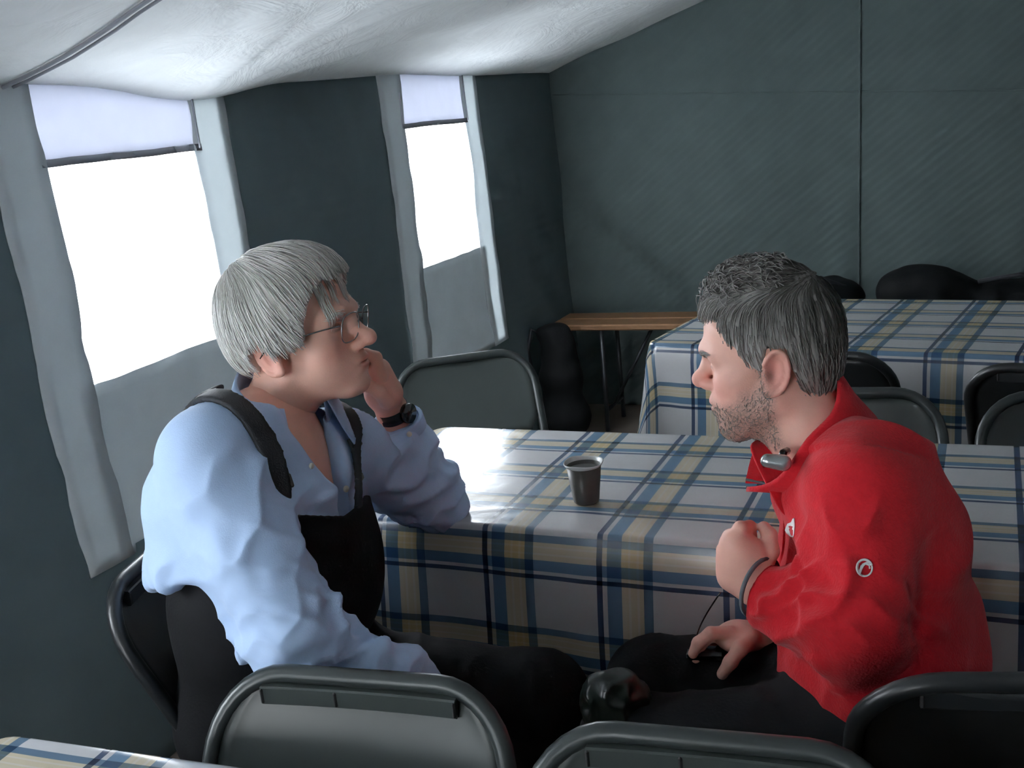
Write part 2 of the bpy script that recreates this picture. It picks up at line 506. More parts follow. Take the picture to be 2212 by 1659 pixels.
for k, yy in enumerate([RAFT[0], RAFT[2], RAFT[3]]):
    t = MB()
    for dy, r in ((0, .0045), (.028, .0035)):
        xs = np.linspace(WX, RIDGE_X, 40)
        t.tube([(x, yy + dy + .012 * (x - WX), float(roof_z(np.array([x]), np.array([yy + dy]))[0]) - .008) for x in xs], r, 6)
    o = t.build('trim_%d' % (k + 1), M['hem'])
    tag(o, 'seam rope running up the roof liner', kind='structure')

# back wall
def back_disp(X, Z):
    q = np.stack([X * 1.3 + 3, Z * .6, np.zeros_like(X)], -1).reshape(-1, 3)
    n = vnoise(q).reshape(X.shape)
    n2 = vnoise(np.stack([X * 5 + Z * .5, Z * .8, np.ones_like(X)], -1).reshape(-1, 3)).reshape(X.shape)
    # a drape that swings from the corner down to the bench
    path = -1.93 + .55 * sstep(1.25, .45, Z) ** 1.4
    dr = np.exp(-((X - path) / .07) ** 2) * sstep(1.5, .8, Z)
    return -(.04 * n + .018 * n2 * sstep(1.5, .7, Z)) + .05 * dr - .03 * np.exp(-((X + .62) / .05) ** 2) * sstep(1.3, .6, Z)
def back_fn(U, V):
    s = np.where(U < RIDGE_X, U - WX, RX - U)
    Z = V * (EAVE + .02 + SLOPE * np.clip(s, 0, None))
    return np.stack([U, WY + back_disp(U, Z), Z], -1)
o = grid_mesh('wall_back', np.arange(WX - .10, RX + .12, .04), np.linspace(-.01, 1, 56), back_fn, M['green_back'], thick=.004)
tag(o, 'dark green quilted end wall of the tent', kind='structure')
def back_pt(x, z, off=.006): return (x, WY + float(back_disp(np.array([x]), np.array([z]))[0]) - off, z)
t = MB(); t.tube([back_pt(x, 1.565 - .085 * (x + 1.97)) for x in np.linspace(-1.95, RX - .05, 60)], .004, 6)
tag(t.build('trim_5', M['green_back']), 'seam across the end wall', kind='structure')
t = MB(); t.tube([back_pt(-.545 + .02 * (z - 1), z) for z in np.linspace(.03, 2.0, 40)], .005, 6)
tag(t.build('trim_6', M['green_back']), 'upright seam of the end wall', kind='structure')

# right wall and the end behind the photographer
RWIN = []
def in_rwin(u, v):
    h = np.zeros(u.shape, bool)
    for a, b in RWIN: h |= (u > a) & (u < b) & (v > WZ0) & (v < WZ1)
    return h
yt2 = ticks(Y0 - .04, WY + .12, .12, [e for w in RWIN for e in w]); zt2 = ticks(0, EAVE + .01, .12, [WZ0, WZ1])
o = grid_mesh('wall_right', yt2, zt2, lambda U, V: np.stack([RX - wall_disp(U, V), U, V], -1), M['green'], hole=in_rwin, thick=.004)
tag(o, 'dark green tent wall opposite the windows', kind='structure')
for i, (a, b) in enumerate(RWIN):
    o = grid_mesh('window_%d' % (i + 5), np.linspace(a - .01, b + .01, 6), np.linspace(WZ0 - .01, WZ1 + .01, 6), lambda U, V: np.stack([RX - wall_disp(U, V), U, V], -1), M['pane'])
    tag(o, 'tent window on the right-hand side behind the photographer', kind='structure')
def front_fn(U, V):
    s = np.where(U < RIDGE_X, U - WX, RX - U)
    return np.stack([U, np.full_like(U, Y0), V * (EAVE + .02 + SLOPE * np.clip(s, 0, None))], -1)
FILL_DOOR = (-1.55, -1.0, 1.72)  # unseen entrance opening, added to let in fill daylight
def in_fill_door(u, v):
    return (u > FILL_DOOR[0]) & (u < FILL_DOOR[1]) & (v < .95)
o = grid_mesh('wall_front', ticks(WX - .08, RX + .08, .14, FILL_DOOR[:2]), np.linspace(-.01, 1, 21), front_fn, M['green'], hole=in_fill_door, thick=.004)
tag(o, 'tent end wall behind the photographer', kind='structure')
o = grid_mesh('floor', np.linspace(WX - .12, RX + .12, 24), np.linspace(Y0 - .1, WY + .12, 40), lambda U, V: np.stack([U, V, .0 * U], -1), M['floor'])
tag(o, 'brown trodden floor of the tent', kind='structure')
# snow field outside, with the tent's footprint left open
b = MB()
for (xa, xb, ya, yb) in ((-60, WX - .12, -60, 60), (RX + .12, 60, -60, 60), (WX - .12, RX + .12, WY + .12, 60), (WX - .12, RX + .12, -60, Y0 - .1)):
    b.add([(xa, ya, -.03), (xb, ya, -.03), (xb, yb, -.03), (xa, yb, -.03)], [(0, 1, 2, 3)])
o = b.build('ground', M['snow']); tag(o, 'snow field around the tent', kind='structure')
d_ = grid_mesh('fill_door_1', np.linspace(FILL_DOOR[1], FILL_DOOR[1] + .62, 8), np.linspace(.02, 1.68, 8), lambda U, V: np.stack([U, Y0 + .05 + .03 * np.sin(U * 22), V], -1), M['green'], thick=.005)
tag(d_, 'door flap drawn aside from an unseen tent entrance added for fill light', kind='structure')

# ================================================================== TABLES AND CLOTHS
TZ = 0.76
def make_table(label, loc, rz, L, W, drop, clabel, u0, v0, seed, endfold=0.0):
    """folding table whose front-left top corner is at loc; L along local x, W along local y"""
    t = empty('folding_table', (loc[0], loc[1], 0), rz); tag(t, label, 'table', 'folding tables under checked cloths')
    m = MB(); m.box((L / 2, W / 2, TZ - .018), (L - .01, W - .01, .026), bev=.006); m.build('tabletop', M['wood'], t, False)
    for x in (.22, L - .22):
        m = MB()
        for y in (.06, W - .06): m.tube([(x, y, TZ - .03), (x, y, .012)], .014)
        m.tube([(x, .06, .12), (x, W - .06, .12)], .011); m.tube([(x, .06, TZ - .06), (x, W - .06, TZ - .06)], .011)
        m.build('leg_frame', M['steel'], t)
    # cloth: top grid inside a rounded outline and a hanging skirt
    r = .035
    out = []
    def arc(cx, cy, a0):
        for k in range(7):
            a = a0 + math.pi / 2 * k / 6; out.append(((cx + r * math.cos(a), cy + r * math.sin(a)), (math.cos(a), math.sin(a))))
    def line(p, q, n, nn):
        for k in range(1, nn): out.append(((p[0] + (q[0] - p[0]) * k / nn, p[1] + (q[1] - p[1]) * k / nn), n))
    arc(r, r, math.pi); line((r, 0), (L - r, 0), (0, -1), 56); arc(L - r, r, -math.pi / 2); line((L, r), (L, W - r), (1, 0), 16)
    arc(L - r, W - r, 0); line((L - r, W), (r, W), (0, 1), 56); arc(r, W - r, math.pi / 2); line((0, W - r), (0, r), (-1, 0), 16)
    n = len(out); V = []; UV = []; F = []
    V.append((L / 2, W / 2, TZ)); UV.append((L / 2 + u0, W / 2 + v0))
    # inner rings shrink towards the middle
    rings = []
    fr = [.12, .4, .7, .9, .97, 1.0]
    for f_ in fr:
        ids = []
        for (p, nn) in out:
            x = L / 2 + (p[0] - L / 2) * f_; y = W / 2 + (p[1] - W / 2) * f_
            z = TZ + .0015 * float(vnoise(np.array([[x * 9 + seed, y * 9, 0]]))[0]) * (f_ < 1)
            ids.append(len(V)); V.append((x, y, z)); UV.append((x + u0, y + v0))
        rings.append(ids)
    prof = [(.004, .0012), (.0075, .005), (.010, .012)] + [(.012 + .10 * s, .012 + (drop - .012) * s) for s in np.linspace(.1, 1, 12)]
    per = np.cumsum([0] + [math.dist(out[k][0], out[(k + 1) % n][0]) for k in range(n)])
    for k, (o_, dz) in enumerate(prof):
        ids = []
        s = dz / drop
        for j, (p, nn) in enumerate(out):
            a = per[j]
            corner = 1.0 if abs(nn[0]) * abs(nn[1]) > .01 else 0.0
            wv = float(vnoise(np.array([[a * 5.5 + seed * 7, s * .7, seed]]))[0]) * .030 * s ** 1.1
            wv += float(vnoise(np.array([[a * 13 + seed * 3, s * .5, seed + 2]]))[0]) * .010 * s
            flare = o_ * (.35 + .0 * corner) + wv + corner * .05 * s + .012
            if k < 3: flare = o_
            x = p[0] + nn[0] * flare; y = p[1] + nn[1] * flare
            ids.append(len(V)); V.append((x, y, TZ - dz - .02 * corner * s)); UV.append((p[0] + nn[0] * (dz + .004) + u0, p[1] + nn[1] * (dz + .004) + v0))
        rings.append(ids)
    for j in range(n): F.append((0, rings[0][j], rings[0][(j + 1) % n]))
    for a, b_ in zip(rings[:-1], rings[1:]):
        for j in range(n):
            F.append((a[j], b_[j], b_[(j + 1) % n], a[(j + 1) % n]))
    Vw = np.array(V); cz, sz = math.cos(rz), math.sin(rz)
    c = mesh_obj('tablecloth', Vw, F, M['plaid'], None, True, uv=UV)
    c.location = (loc[0], loc[1], 0); c.rotation_euler = (0, 0, rz)
    tag(c, clabel, 'tablecloth', 'checked oilcloths')
    return t, c
# the cloth's own pattern offsets: u is 0 on a navy line, v falls towards the table's near edge
make_table('folding table between the two men, under the cloth with the cup', (-1.255, 1.675), 0.0, 2.3, .575, .36,
           'glossy blue and beige plaid oilcloth on the table with the cup', -1.255 + .637 + PERIOD * 5, .093, 1)
make_table('folding table at the rear by the end wall', (-.985, 3.165), -.15, 2.2, .74, .40,
           'plaid oilcloth on the rear table behind the man in red', .08, .03, 2)
make_table('nearest folding table, cut by the lower left of the picture', (-1.21 + .56 * .07, .866 - .56), .07, 2.1, .56, .30,
           'plaid oilcloth on the nearest table at the lower left corner', .05, .06, 3)

# ================================================================== FOLDING CHAIRS
def make_chair(name, pm, tm):
    """steel folding chair; seat front towards +y, backrest leaning to -y; top at z = .82"""
    t = empty(name)
    hw, top, rad = .205, .815, .10
    yt_, yf = -.225, .20            # top and front-foot positions
    def yy(z): return yf + (yt_ - yf) * (z / top) ** 1.0
    pts = [(-hw, yy(0.012), .012), (-hw, yy(.25), .25), (-hw, yy(.45), .45), (-hw, yy(.60), .60)]
    z0 = top - rad
    for k in range(0, 9):
        a = math.pi * k / 16
        z = z0 + rad * math.sin(a); pts.append((-hw + rad * (1 - math.cos(a)), yy(z), z))
    pts += [(-x, y, z) for (x, y, z) in pts[::-1]]
    m = MB(); m.tube(pts, .0125, 10); m.build('back_frame', tm, t)
    m = MB()
    rl = [(-.18, -.20, .012), (-.18, -.02, .25), (-.18, .13, .44)]
    for s in (-1, 1): m.tube([(s * x, y, z) for x, y, z in rl], .0105, 8)
    m.tube([(-.18, -.11, .13), (.18, -.11, .13)], .008); m.build('rear_leg_frame', tm, t)
    m = MB(); m.tube([(-hw, yy(.16), .16), (hw, yy(.16), .16)], .008, 8); m.build('stretcher', tm, t)
    for s in (-1, 1):
        for (x, y) in ((hw, yy(0.01)), (.18, -.20)):
            m = MB(); m.tube([(s * x, y, .03), (s * x, y, .0)], .016, 8); m.build('foot_cap', M['rubber'], t)
    # seat pan with rolled edge
    m = MB(); n = 13; V = []; F = []
    for i in range(n):
        for j in range(n):
            u = -1 + 2 * i / (n - 1); v = -1 + 2 * j / (n - 1)
            e = max(abs(u), abs(v))
            x = .185 * u * (1 - .06 * (v < 0) * abs(v)); y = .02 + .19 * v
            if abs(u) > .8 and abs(v) > .8:
                sc = .97; x *= sc; y = .02 + (y - .02) * sc
            z = .452 - .014 * (1 - e ** 3) - .022 * max(0, e - .83) / .17
            V.append((x, y, z))
    for i in range(n - 1):
        for j in range(n - 1): F.append((i * n + j, (i + 1) * n + j, (i + 1) * n + j + 1, i * n + j + 1))
    m.add(V, F); o = m.build('seat', pm, t); md = o.modifiers.new('t', 'SOLIDIFY'); md.thickness = .006
    # backrest: pressed panel filling the arch, slightly dished
    zb, nz, nx = .600, 12, 18
    m = MB(); V = []; F = []
    for i in range(nz + 1):
        z = zb + (top - .010 - zb) * i / nz
        if z > z0:
            k = min(1, (z - z0) / rad); hwx = hw - rad * (1 - math.sqrt(max(0, 1 - k * k)))
        else: hwx = hw
        low = sstep(zb + .05, zb, z)
        hwx = hwx - .004 - .03 * float(low)
        for j in range(nx + 1):
            u = -1 + 2 * j / nx
            dish = .024 * (1 - u * u) * (.5 + .5 * math.sin(math.pi * min(1, i / nz)))
            rim = .006 * (max(0, abs(u) - .9) / .1)
            V.append((hwx * u, yy(z) - dish + rim * .5, z))
    for i in range(nz):
        for j in range(nx): a = i * (nx + 1) + j; F.append((a, a + 1, a + nx + 2, a + nx + 1))
    m.add(V, F); o = m.build('backrest', pm, t); md = o.modifiers.new('t', 'SOLIDIFY'); md.thickness = .007; md.offset = 0
    # stiffening rail under the top of the arch with its clips
    m = MB(); V = []; F = []; nn = 16
    for q in range(nn + 1):
        x = -.136 + .272 * q / nn; yb = yy(.785) - .019 * (1 - (x / .2) ** 2) * .5
        for (dy, dz) in ((.010, -.013), (.0125, -.011), (.0125, .011), (.010, .013), (-.010, .013), (-.0125, .011), (-.0125, -.011), (-.010, -.013)):
            V.append((x, yb + dy, .793 + dz))
    for q in range(nn):
        for k in range(8): F.append((q * 8 + k, (q + 1) * 8 + k, (q + 1) * 8 + (k + 1) % 8, q * 8 + (k + 1) % 8))
    F.append(tuple(range(8))); F.append(tuple(nn * 8 + k for k in range(8))[::-1])
    m.add(V, F); o2 = m.build('top_rail', pm, o, False)
    for x in (-.134, .03, .134):
        m = MB(); m.box((x, yy(.785) - .019 * (1 - (x / .2) ** 2) * .5, .793), (.005, .029, .022), bev=.002); m.build('clip', M['rubber'], o, False)
    for s in (-1, 1):
        m = MB(); m.tube([(s * (hw + .004), yy(.45), .45), (s * (hw - .03), yy(.45), .45)], .007, 8); m.build('pivot_bolt', M['chrome'], t)
    return t
base_chair = make_chair('folding_chair', M['chair'], M['tube'])
dark_chair = make_chair('folding_chair', M['chair_dark'], M['chair_dark'])
used = {}
def put_chair(src, x, y, rz, label, group, rail=True):
    """x,y: where the top of the backrest stands"""
    c = src if src.name not in used else copy_tree(src)
    used[src.name] = 1
    a = math.radians(rz)
    off = (-math.sin(a) * -.215, math.cos(a) * -.215)
    c.location = (x - off[0], y - off[1], 0)
    c.rotation_euler = (0, 0, a)
    tag(c, label, 'chair', group)
    if not rail:                          # this one has a plain back
        for q in [q for q in bpy.data.objects if q.parent and q.parent.parent == c]: bpy.data.objects.remove(q)
    return c
GR = 'grey green folding chairs'
put_chair(base_chair, -.735, 1.025, 187, 'grey-green folding chair in the foreground below the blue sleeve', GR)
put_chair(base_chair, -.275, 1.005, 186, 'grey-green folding chair in the lower middle, beside the knees of the man in red', GR)
put_chair(dark_chair, .060, 1.235, 14, 'black folding chair at the lower right, beside the seat of the man in red', 'black folding chairs')
put_chair(base_chair, -1.42, 2.73, -146, 'angled grey folding chair behind the raised elbow of the man in blue', GR, False)
put_chair(base_chair, -.300, 2.42, 184, 'grey folding chair across the table, directly behind the red collar', GR, False)
put_chair(base_chair, .185, 2.42, 183, 'grey folding chair across the table at the right edge of the picture', GR, False)
put_chair(dark_chair, -.430, 2.80, -6, 'black folding chair at the rear table, behind the neck of the man in red', 'black folding chairs', False)
put_chair(dark_chair, .150, 2.66, -8, 'black folding chair at the rear table, at the right edge of the picture', 'black folding chairs')
put_chair(dark_chair, -1.325, 1.325, -75, 'black folding chair that the man in blue sits on', 'black folding chairs')

# ================================================================== BENCH AND BAGS AT THE END WALL
be = empty('wooden_bench', (-1.9, 4.70, 0)); tag(be, 'long narrow wooden bench standing against the end wall', 'bench')
BL = 3.6
for k, yy_ in enumerate((-.075, .075)):
    m = MB(); m.box((BL / 2, yy_, .505), (BL, .135, .028), bev=.006); m.build('plank', M['wood'], be, False)
for x in (.25, BL / 2, BL - .25):
    m = MB()
    for y in (-.11, .11): m.tube([(x, y, .49), (x, y * 1.1, .0)], .011)
    m.tube([(x, -.115, .1), (x, .115, .1)], .009); m.build('leg_frame', M['steel'], be)
    m = MB(); m.tube([(x, 0, .1), (x + .22 * (1 if x < 1 else -1), 0, .488)], .008); m.build('brace', M['steel'], be)

# ================================================================== SMOOTH BODIES (distance fields -> one skin mesh)
def smin(a, b, k):
    h = np.maximum(k - np.abs(a - b), 0) / k
    return np.minimum(a, b) - h * h * k * .25
def frame(x, up=(0, 0, 1)):
    x = np.array(x, float); x /= np.linalg.norm(x)
    up = np.array(up, float)
    y = np.cross(up, x); y /= np.linalg.norm(y)
    return np.array([x, y, np.cross(x, y)])           # rows = axes
class Field:
    def __init__(s): s.p = []
    def cone(s, a, b, r1, r2, k=.02, op='u', flat=None, bulge=0.0):
        """tapered capsule; flat=(axis, scale) squeezes the section along an axis"""
        a = np.array(a, float); b = np.array(b, float)
        R = max(r1, r2) + abs(bulge)
        fx = None
        if flat is not None:
            ax = np.array(flat[0], float); ax /= np.linalg.norm(ax); fx = (ax, flat[1])
            R *= max(1, flat[1])
        def fn(p):
            q = p - a
            ab = b - a
            t = np.clip((q @ ab) / (ab @ ab), 0, 1)
            w = q - t[:, None] * ab
            if fx is not None:
                c = w @ fx[0]
                w = w + (c * (1 / fx[1] - 1))[:, None] * fx[0]
            d = np.sqrt((w * w).sum(1)) - (r1 + (r2 - r1) * t + bulge * np.sin(np.pi * t))
            if fx is not None and fx[1] < 1: d = d * (fx[1] * .5 + .5)
            return d
        lo = np.minimum(a, b) - R; hi = np.maximum(a, b) + R
        s.p.append((fn, lo, hi, k, op)); return s
    def chain(s, pts, rs, k=.01, op='u', flat=None):
        for i in range(len(pts) - 1): s.cone(pts[i], pts[i + 1], rs[i], rs[i + 1], k, op, flat)
        return s
    def ell(s, c, r, k=.02, op='u', A=None):
        c = np.array(c, float); r = np.array(r, float)
        A = np.eye(3) if A is None else np.array(A, float)
        def fn(p):
            q = (p - c) @ A.T
            k0 = np.sqrt(((q / r) ** 2).sum(1)); k1 = np.sqrt(((q / (r * r)) ** 2).sum(1)) + 1e-9
            return k0 * (k0 - 1) / k1
        R = np.sqrt(((A.T * r) ** 2).sum(1))
        s.p.append((fn, c - R, c + R, k, op)); return s
    def custom(s, fn, lo, hi, k=.005, op='s'):
        s.p.append((fn, np.array(lo, float), np.array(hi, float), k, op)); return s
    def eval(s, pts):
        D = np.full(len(pts), .25)
        for fn, lo, hi, k, op in s.p:
            m = np.all((pts > lo - k - .03) & (pts < hi + k + .03), axis=1)
            if not m.any(): continue
            d = fn(pts[m])
            if op == 'u': D[m] = smin(D[m], d, k)
            elif op == 's': D[m] = -smin(-D[m], d, k)
            else: D[m] = -smin(-D[m], -d, k)
        return D
    def grad(s, pts, e=.0015):
        g = np.zeros_like(pts)
        for i in range(3):
            dv = np.zeros(3); dv[i] = e
            g[:, i] = s.eval(pts + dv) - s.eval(pts - dv)
        return g / (np.linalg.norm(g, axis=1, keepdims=True) + 1e-12)
    def mesh(s, h, lo=None, hi=None):
        us = [q for q in s.p if q[4] == 'u']
        L = np.min([q[1] for q in us], 0) - 3 * h - .01; Hh = np.max([q[2] for q in us], 0) + 3 * h + .01
        if lo is not None: L = np.maximum(L, lo)
        if hi is not None: Hh = np.minimum(Hh, hi)
        n = np.ceil((Hh - L) / h).astype(int) + 1
        ax = [L[i] + h * np.arange(n[i]) for i in range(3)]
        D = np.full(n, .25, dtype=np.float32)
        for fn, a, b, k, op in s.p:
            i0 = np.clip(np.floor((a - k - 3 * h - .012 - L) / h).astype(int), 0, n); i1 = np.clip(np.ceil((b + k + 3 * h + .012 - L) / h).astype(int) + 1, 0, n)
            if (i1 <= i0).any(): continue
            sl = tuple(slice(i0[i], i1[i]) for i in range(3))
            G = np.stack(np.meshgrid(*[ax[i][sl[i]] for i in range(3)], indexing='ij'), -1).reshape(-1, 3)
            d = fn(G).reshape(D[sl].shape)
            if op == 'u': D[sl] = smin(D[sl], d, k)
            elif op == 's': D[sl] = -smin(-D[sl], d, k)
            else: D[sl] = -smin(-D[sl], -d, k)
        return surface_nets(D, L, h)
def surface_nets(D, L, h):
    S = D < 0
    c = np.zeros(tuple(np.array(S.shape) - 1), np.int8)
    offs = [(i, j, k) for i in (0, 1) for j in (0, 1) for k in (0, 1)]
    nx, ny, nz = S.shape
    for (i, j, k) in offs: c += S[i:nx - 1 + i, j:ny - 1 + j, k:nz - 1 + k]
    cell = np.argwhere((c > 0) & (c < 8))
    pos = np.zeros((len(cell), 3)); cnt = np.zeros(len(cell))
    val = {o: D[cell[:, 0] + o[0], cell[:, 1] + o[1], cell[:, 2] + o[2]].astype(np.float64) for o in offs}
    for o in offs:
        for a in range(3):
            if o[a] == 0:
                o2 = tuple(1 if q == a else o[q] for q in range(3))
                v1, v2 = val[o], val[o2]
                m = (v1 < 0) != (v2 < 0)
                t = v1[m] / (v1[m] - v2[m])
                pt = np.tile(np.array(o, float), (m.sum(), 1)); pt[:, a] = t
                pos[m] += pt; cnt[m] += 1
    V = L + h * (cell + pos / cnt[:, None])
    idm = np.full(c.shape, -1, np.int64); idm[cell[:, 0], cell[:, 1], cell[:, 2]] = np.arange(len(cell))
    Fs = []
    for a in range(3):
        b, d = (a + 1) % 3, (a + 2) % 3
        s1 = [slice(None)] * 3; s2 = [slice(None)] * 3
        s1[a] = slice(0, -1); s2[a] = slice(1, None)
        ed = np.argwhere(S[tuple(s1)] != S[tuple(s2)])
        ed = ed[(ed[:, b] > 0) & (ed[:, d] > 0) & (ed[:, b] < S.shape[b] - 1) & (ed[:, d] < S.shape[d] - 1)]
        q = []
        for db, dd in ((-1, -1), (0, -1), (0, 0), (-1, 0)):
            e = ed.copy(); e[:, b] += db; e[:, d] += dd
            q.append(idm[e[:, 0], e[:, 1], e[:, 2]])
        q = np.stack(q, 1)
        inside = S[ed[:, 0], ed[:, 1], ed[:, 2]]
        q[~inside] = q[~inside][:, ::-1]
        Fs.append(q[(q >= 0).all(1)])
    return V, np.concatenate(Fs)
def vnormals(V, F):
    n = np.zeros_like(V)
    fn = np.cross(V[F[:, 2]] - V[F[:, 0]], V[F[:, 3]] - V[F[:, 1]])
    for i in range(4): np.add.at(n, F[:, i], fn)
    return n / (np.linalg.norm(n, axis=1, keepdims=True) + 1e-12)
def relax(V, F, it=1, w=.5):
    for _ in range(it):
        s = np.zeros_like(V); c = np.zeros(len(V))
        for i in range(4):
            j = (i + 1) % 4
            np.add.at(s, F[:, i], V[F[:, j]]); np.add.at(c, F[:, i], 1)
            np.add.at(s, F[:, j], V[F[:, i]]); np.add.at(c, F[:, j], 1)
        V = V + w * (s / np.maximum(c, 1)[:, None] - V)
    return V
def largest(V, F):
    """keep the biggest connected piece of a mesh"""
    lab = np.arange(len(V))
    for _ in range(400):
        old = lab.copy()
        mn = lab[F].min(1)
        for i in range(4): np.minimum.at(lab, F[:, i], mn)
        lab = lab[lab]
        if (old == lab).all(): break
    ids, cnt = np.unique(lab, return_counts=True)
    keep = lab == ids[cnt.argmax()]
    new = np.cumsum(keep) - 1
    return V[keep], new[F[keep[F].all(1)]]
def join(parts):
    Vs, Fs, n = [], [], 0
    for V, F in parts:
        Vs.append(V); Fs.append(F + n); n += len(V)
    return np.concatenate(Vs), np.concatenate(Fs)
def seg_param(V, a, b):
    """position along, distance from and angle around the segment a-b"""
    a = np.array(a, float); b = np.array(b, float); ab = b - a; L = np.linalg.norm(ab); t = ((V - a) @ ab) / L ** 2
    A = frame(ab, (0.3, .2, 1)); w = V - a - t[:, None] * ab
    return t, np.linalg.norm(w, axis=1), np.arctan2(w @ A[2], w @ A[1])
def folds(V, N, segs):
    """cloth creases along limbs: segs = (a, b, reach, amp, freq, skew, t0, t1, seed)"""
    d = np.zeros(len(V))
    for a, b, reach, amp, freq, skew, t0, t1, seed in segs:
        t, r, th = seg_param(V, a, b)
        L = np.linalg.norm(np.array(b) - np.array(a))
        w = sstep(t0 - .12, t0 + .05, t) * sstep(t1 + .12, t1 - .05, t) * sstep(reach * 1.25, reach * .8, r)
        wob = vnoise(np.stack([t * L * 14 + seed, np.cos(th) * 1.6, np.sin(th) * 1.6], 1))
        ph = t * L * freq + skew * np.sin(th + seed) + .55 * wob + seed
        ridge = 1 - np.abs(np.sin(np.pi * ph)) ** .8 * 1.6
        gate = .5 + .5 * vnoise(np.stack([t * L * 9 + 3 * seed, np.cos(th) * 1.1 + seed, np.sin(th) * 1.1], 1))
        d += w * amp * ridge * gate
    return d

# ------------------------------------------------------------------ heads
def head_field(neck_to, nr=(.056, .062), nose=1.0, jaw=1.0, ear=1.0):
    f = Field()
    f.ell((-.010, 0, .050), (.098, .076, .086), .02)
    f.ell((.030, 0, .052), (.062, .064, .064), .03)
    f.ell((.042, 0, -.010), (.050, .058, .066), .03)
    f.ell((.045, 0, -.062), (.046, .047 * jaw, .040), .03)
    for s in (-1, 1):
        f.cone((.000, s * .052, -.045), (.068, s * .022, -.094), .017, .015 * jaw, .03)
        f.ell((.058, s * .044, -.012), (.024, .021, .018), .025)
        f.ell((.052, s * .040, -.048), (.026, .018, .026), .03)
    f.ell((.080, 0, -.092), (.018, .022, .017), .022)
    f.ell((.074, 0, -.050), (.029, .034, .030), .02)
    f.chain([(.078, -.045, .028), (.091, -.022, .036), (.092, 0, .033), (.091, .022, .036), (.078, .045, .028)], [.008, .009, .009, .009, .008], .018)
    for s in (-1, 1):
        f.ell((.097, s * .031, .014), (.016, .018, .0115), .014, 's')
        f.ell((.0755, s * .031, .012), (.0135, .017, .0125), .005)
        f.cone((.0875, s * .021, .0145), (.083, s * .044, .011), .0022, .0022, .003)
    f.chain([(.088, 0, .030), (.100, 0, .010), (.1165, 0, -.010)], [.0075, .008, .0115 * nose], .012)
    f.ell((.1165, 0, -.014), (.0125 * nose, .0115, .0115), .008)
    for s in (-1, 1):
        f.ell((.103, s * .0125, -.020), (.012, .0075, .0085), .007)
    for s in (-1, 1):
        f.ell((.109, s * .0065, -.029), (.005, .0035, .004), .003, 's')
    f.ell((.0975, 0, -.0465), (.0095, .022, .0068), .008)
    f.ell((.0960, 0, -.0595), (.0095, .019, .0072), .008)
    f.ell((.108, 0, -.0530), (.014, .023, .0016), .004, 's')
    # ears: shell, hollow and rim
    for s in (-1, 1):
        A = frame((1, s * .28, .30), (-.30, 0, 1))
        c = np.array((-.012, s * .079, .000))
        f.ell(c, (.0175 * ear, .0055, .030 * ear), .006, 'u', A)
        f.ell(c + np.array((-.002, -s * .006, -.002)), (.012, .008, .016), .01, 'u', A)
        f.ell(c + A.T @ np.array((.003, s * .0065, .002)), (.0095 * ear, .0062, .017 * ear), .003, 's', A)
        rim = [c + A.T @ np.array((.0165 * ear * math.cos(a), s * .004, .0290 * ear * math.sin(a))) for a in np.linspace(.35, math.pi * 1.42, 14)]
        f.chain(rim, [.0036] * 14, .003)
        f.ell(c + A.T @ np.array((.004, s * .001, -.027 * ear)), (.0085, .0045, .0085), .006, 'u', A)
    f.cone((-.022, 0, -.045), neck_to, nr[0], nr[1], .03)
    f.cone((.020, 0, -.075), np.array(neck_to) * .9 + np.array((.02, 0, 0)), .030, .042, .03)
    return f
def face_masks(V, beard):
    x, y, z = V[:, 0], V[:, 1], V[:, 2]
    ay = np.abs(y)
    g = lambda c, r: np.exp(-((x - c[0]) / r[0]) ** 2 - ((ay - c[1]) / r[1]) ** 2 - ((z - c[2]) / r[2]) ** 2)
    red = .55 * g((.115, 0, -.015), (.02, .02, .018)) + .4 * g((.07, .045, -.02), (.03, .03, .024)) + .6 * g((-.01, .082, 0), (.025, .014, .035)) \
        + .75 * g((.104, 0, -.0465), (.012, .022, .006)) + .75 * g((.102, 0, -.0595), (.012, .019, .006))
    dark = .75 * np.exp(-((z - .0125 - .1 * (.031 - ay) ** 2) / .0022) ** 2) * (x > .07) * np.exp(-((ay - .032) / .014) ** 4) * (z > .004)
    dark = dark + .55 * g((-.006, .0815, -.003), (.006, .010, .009))  # shade of the ear hollow, painted into the skin colour
    b = np.zeros(len(V))
    if beard:
        n = vnoise(V * 70)
        lowf = sstep(-.012 - .55 * np.clip(x - .015, 0, 1) ** 1.0 * .35, -.040 - .55 * np.clip(x - .015, 0, 1) * .35, z + .006 * n)
        front = sstep(-.012, .010, x)
        under = sstep(-.135, -.112, z + .004 * n)
        cheek = 1 - sstep(-.055, -.030, z) * sstep(.045, .07, x) * (1 - np.exp(-((z + .038) / .006) ** 2 - (ay / .026) ** 2))
        lips = 1 - np.clip(g((.104, 0, -.053), (.02, .021, .0095)) * 1.4, 0, 1)
        side = np.exp(-((x - .008) / .012) ** 2) * sstep(.03, .01, z) * sstep(-.05, -.03, z) * (ay > .05)
        b = np.clip(front * lowf * under * cheek * lips + .9 * side, 0, 1) * beard
    return np.clip(red, 0, .9), np.clip(b, 0, 1), np.clip(dark, 0, 1)
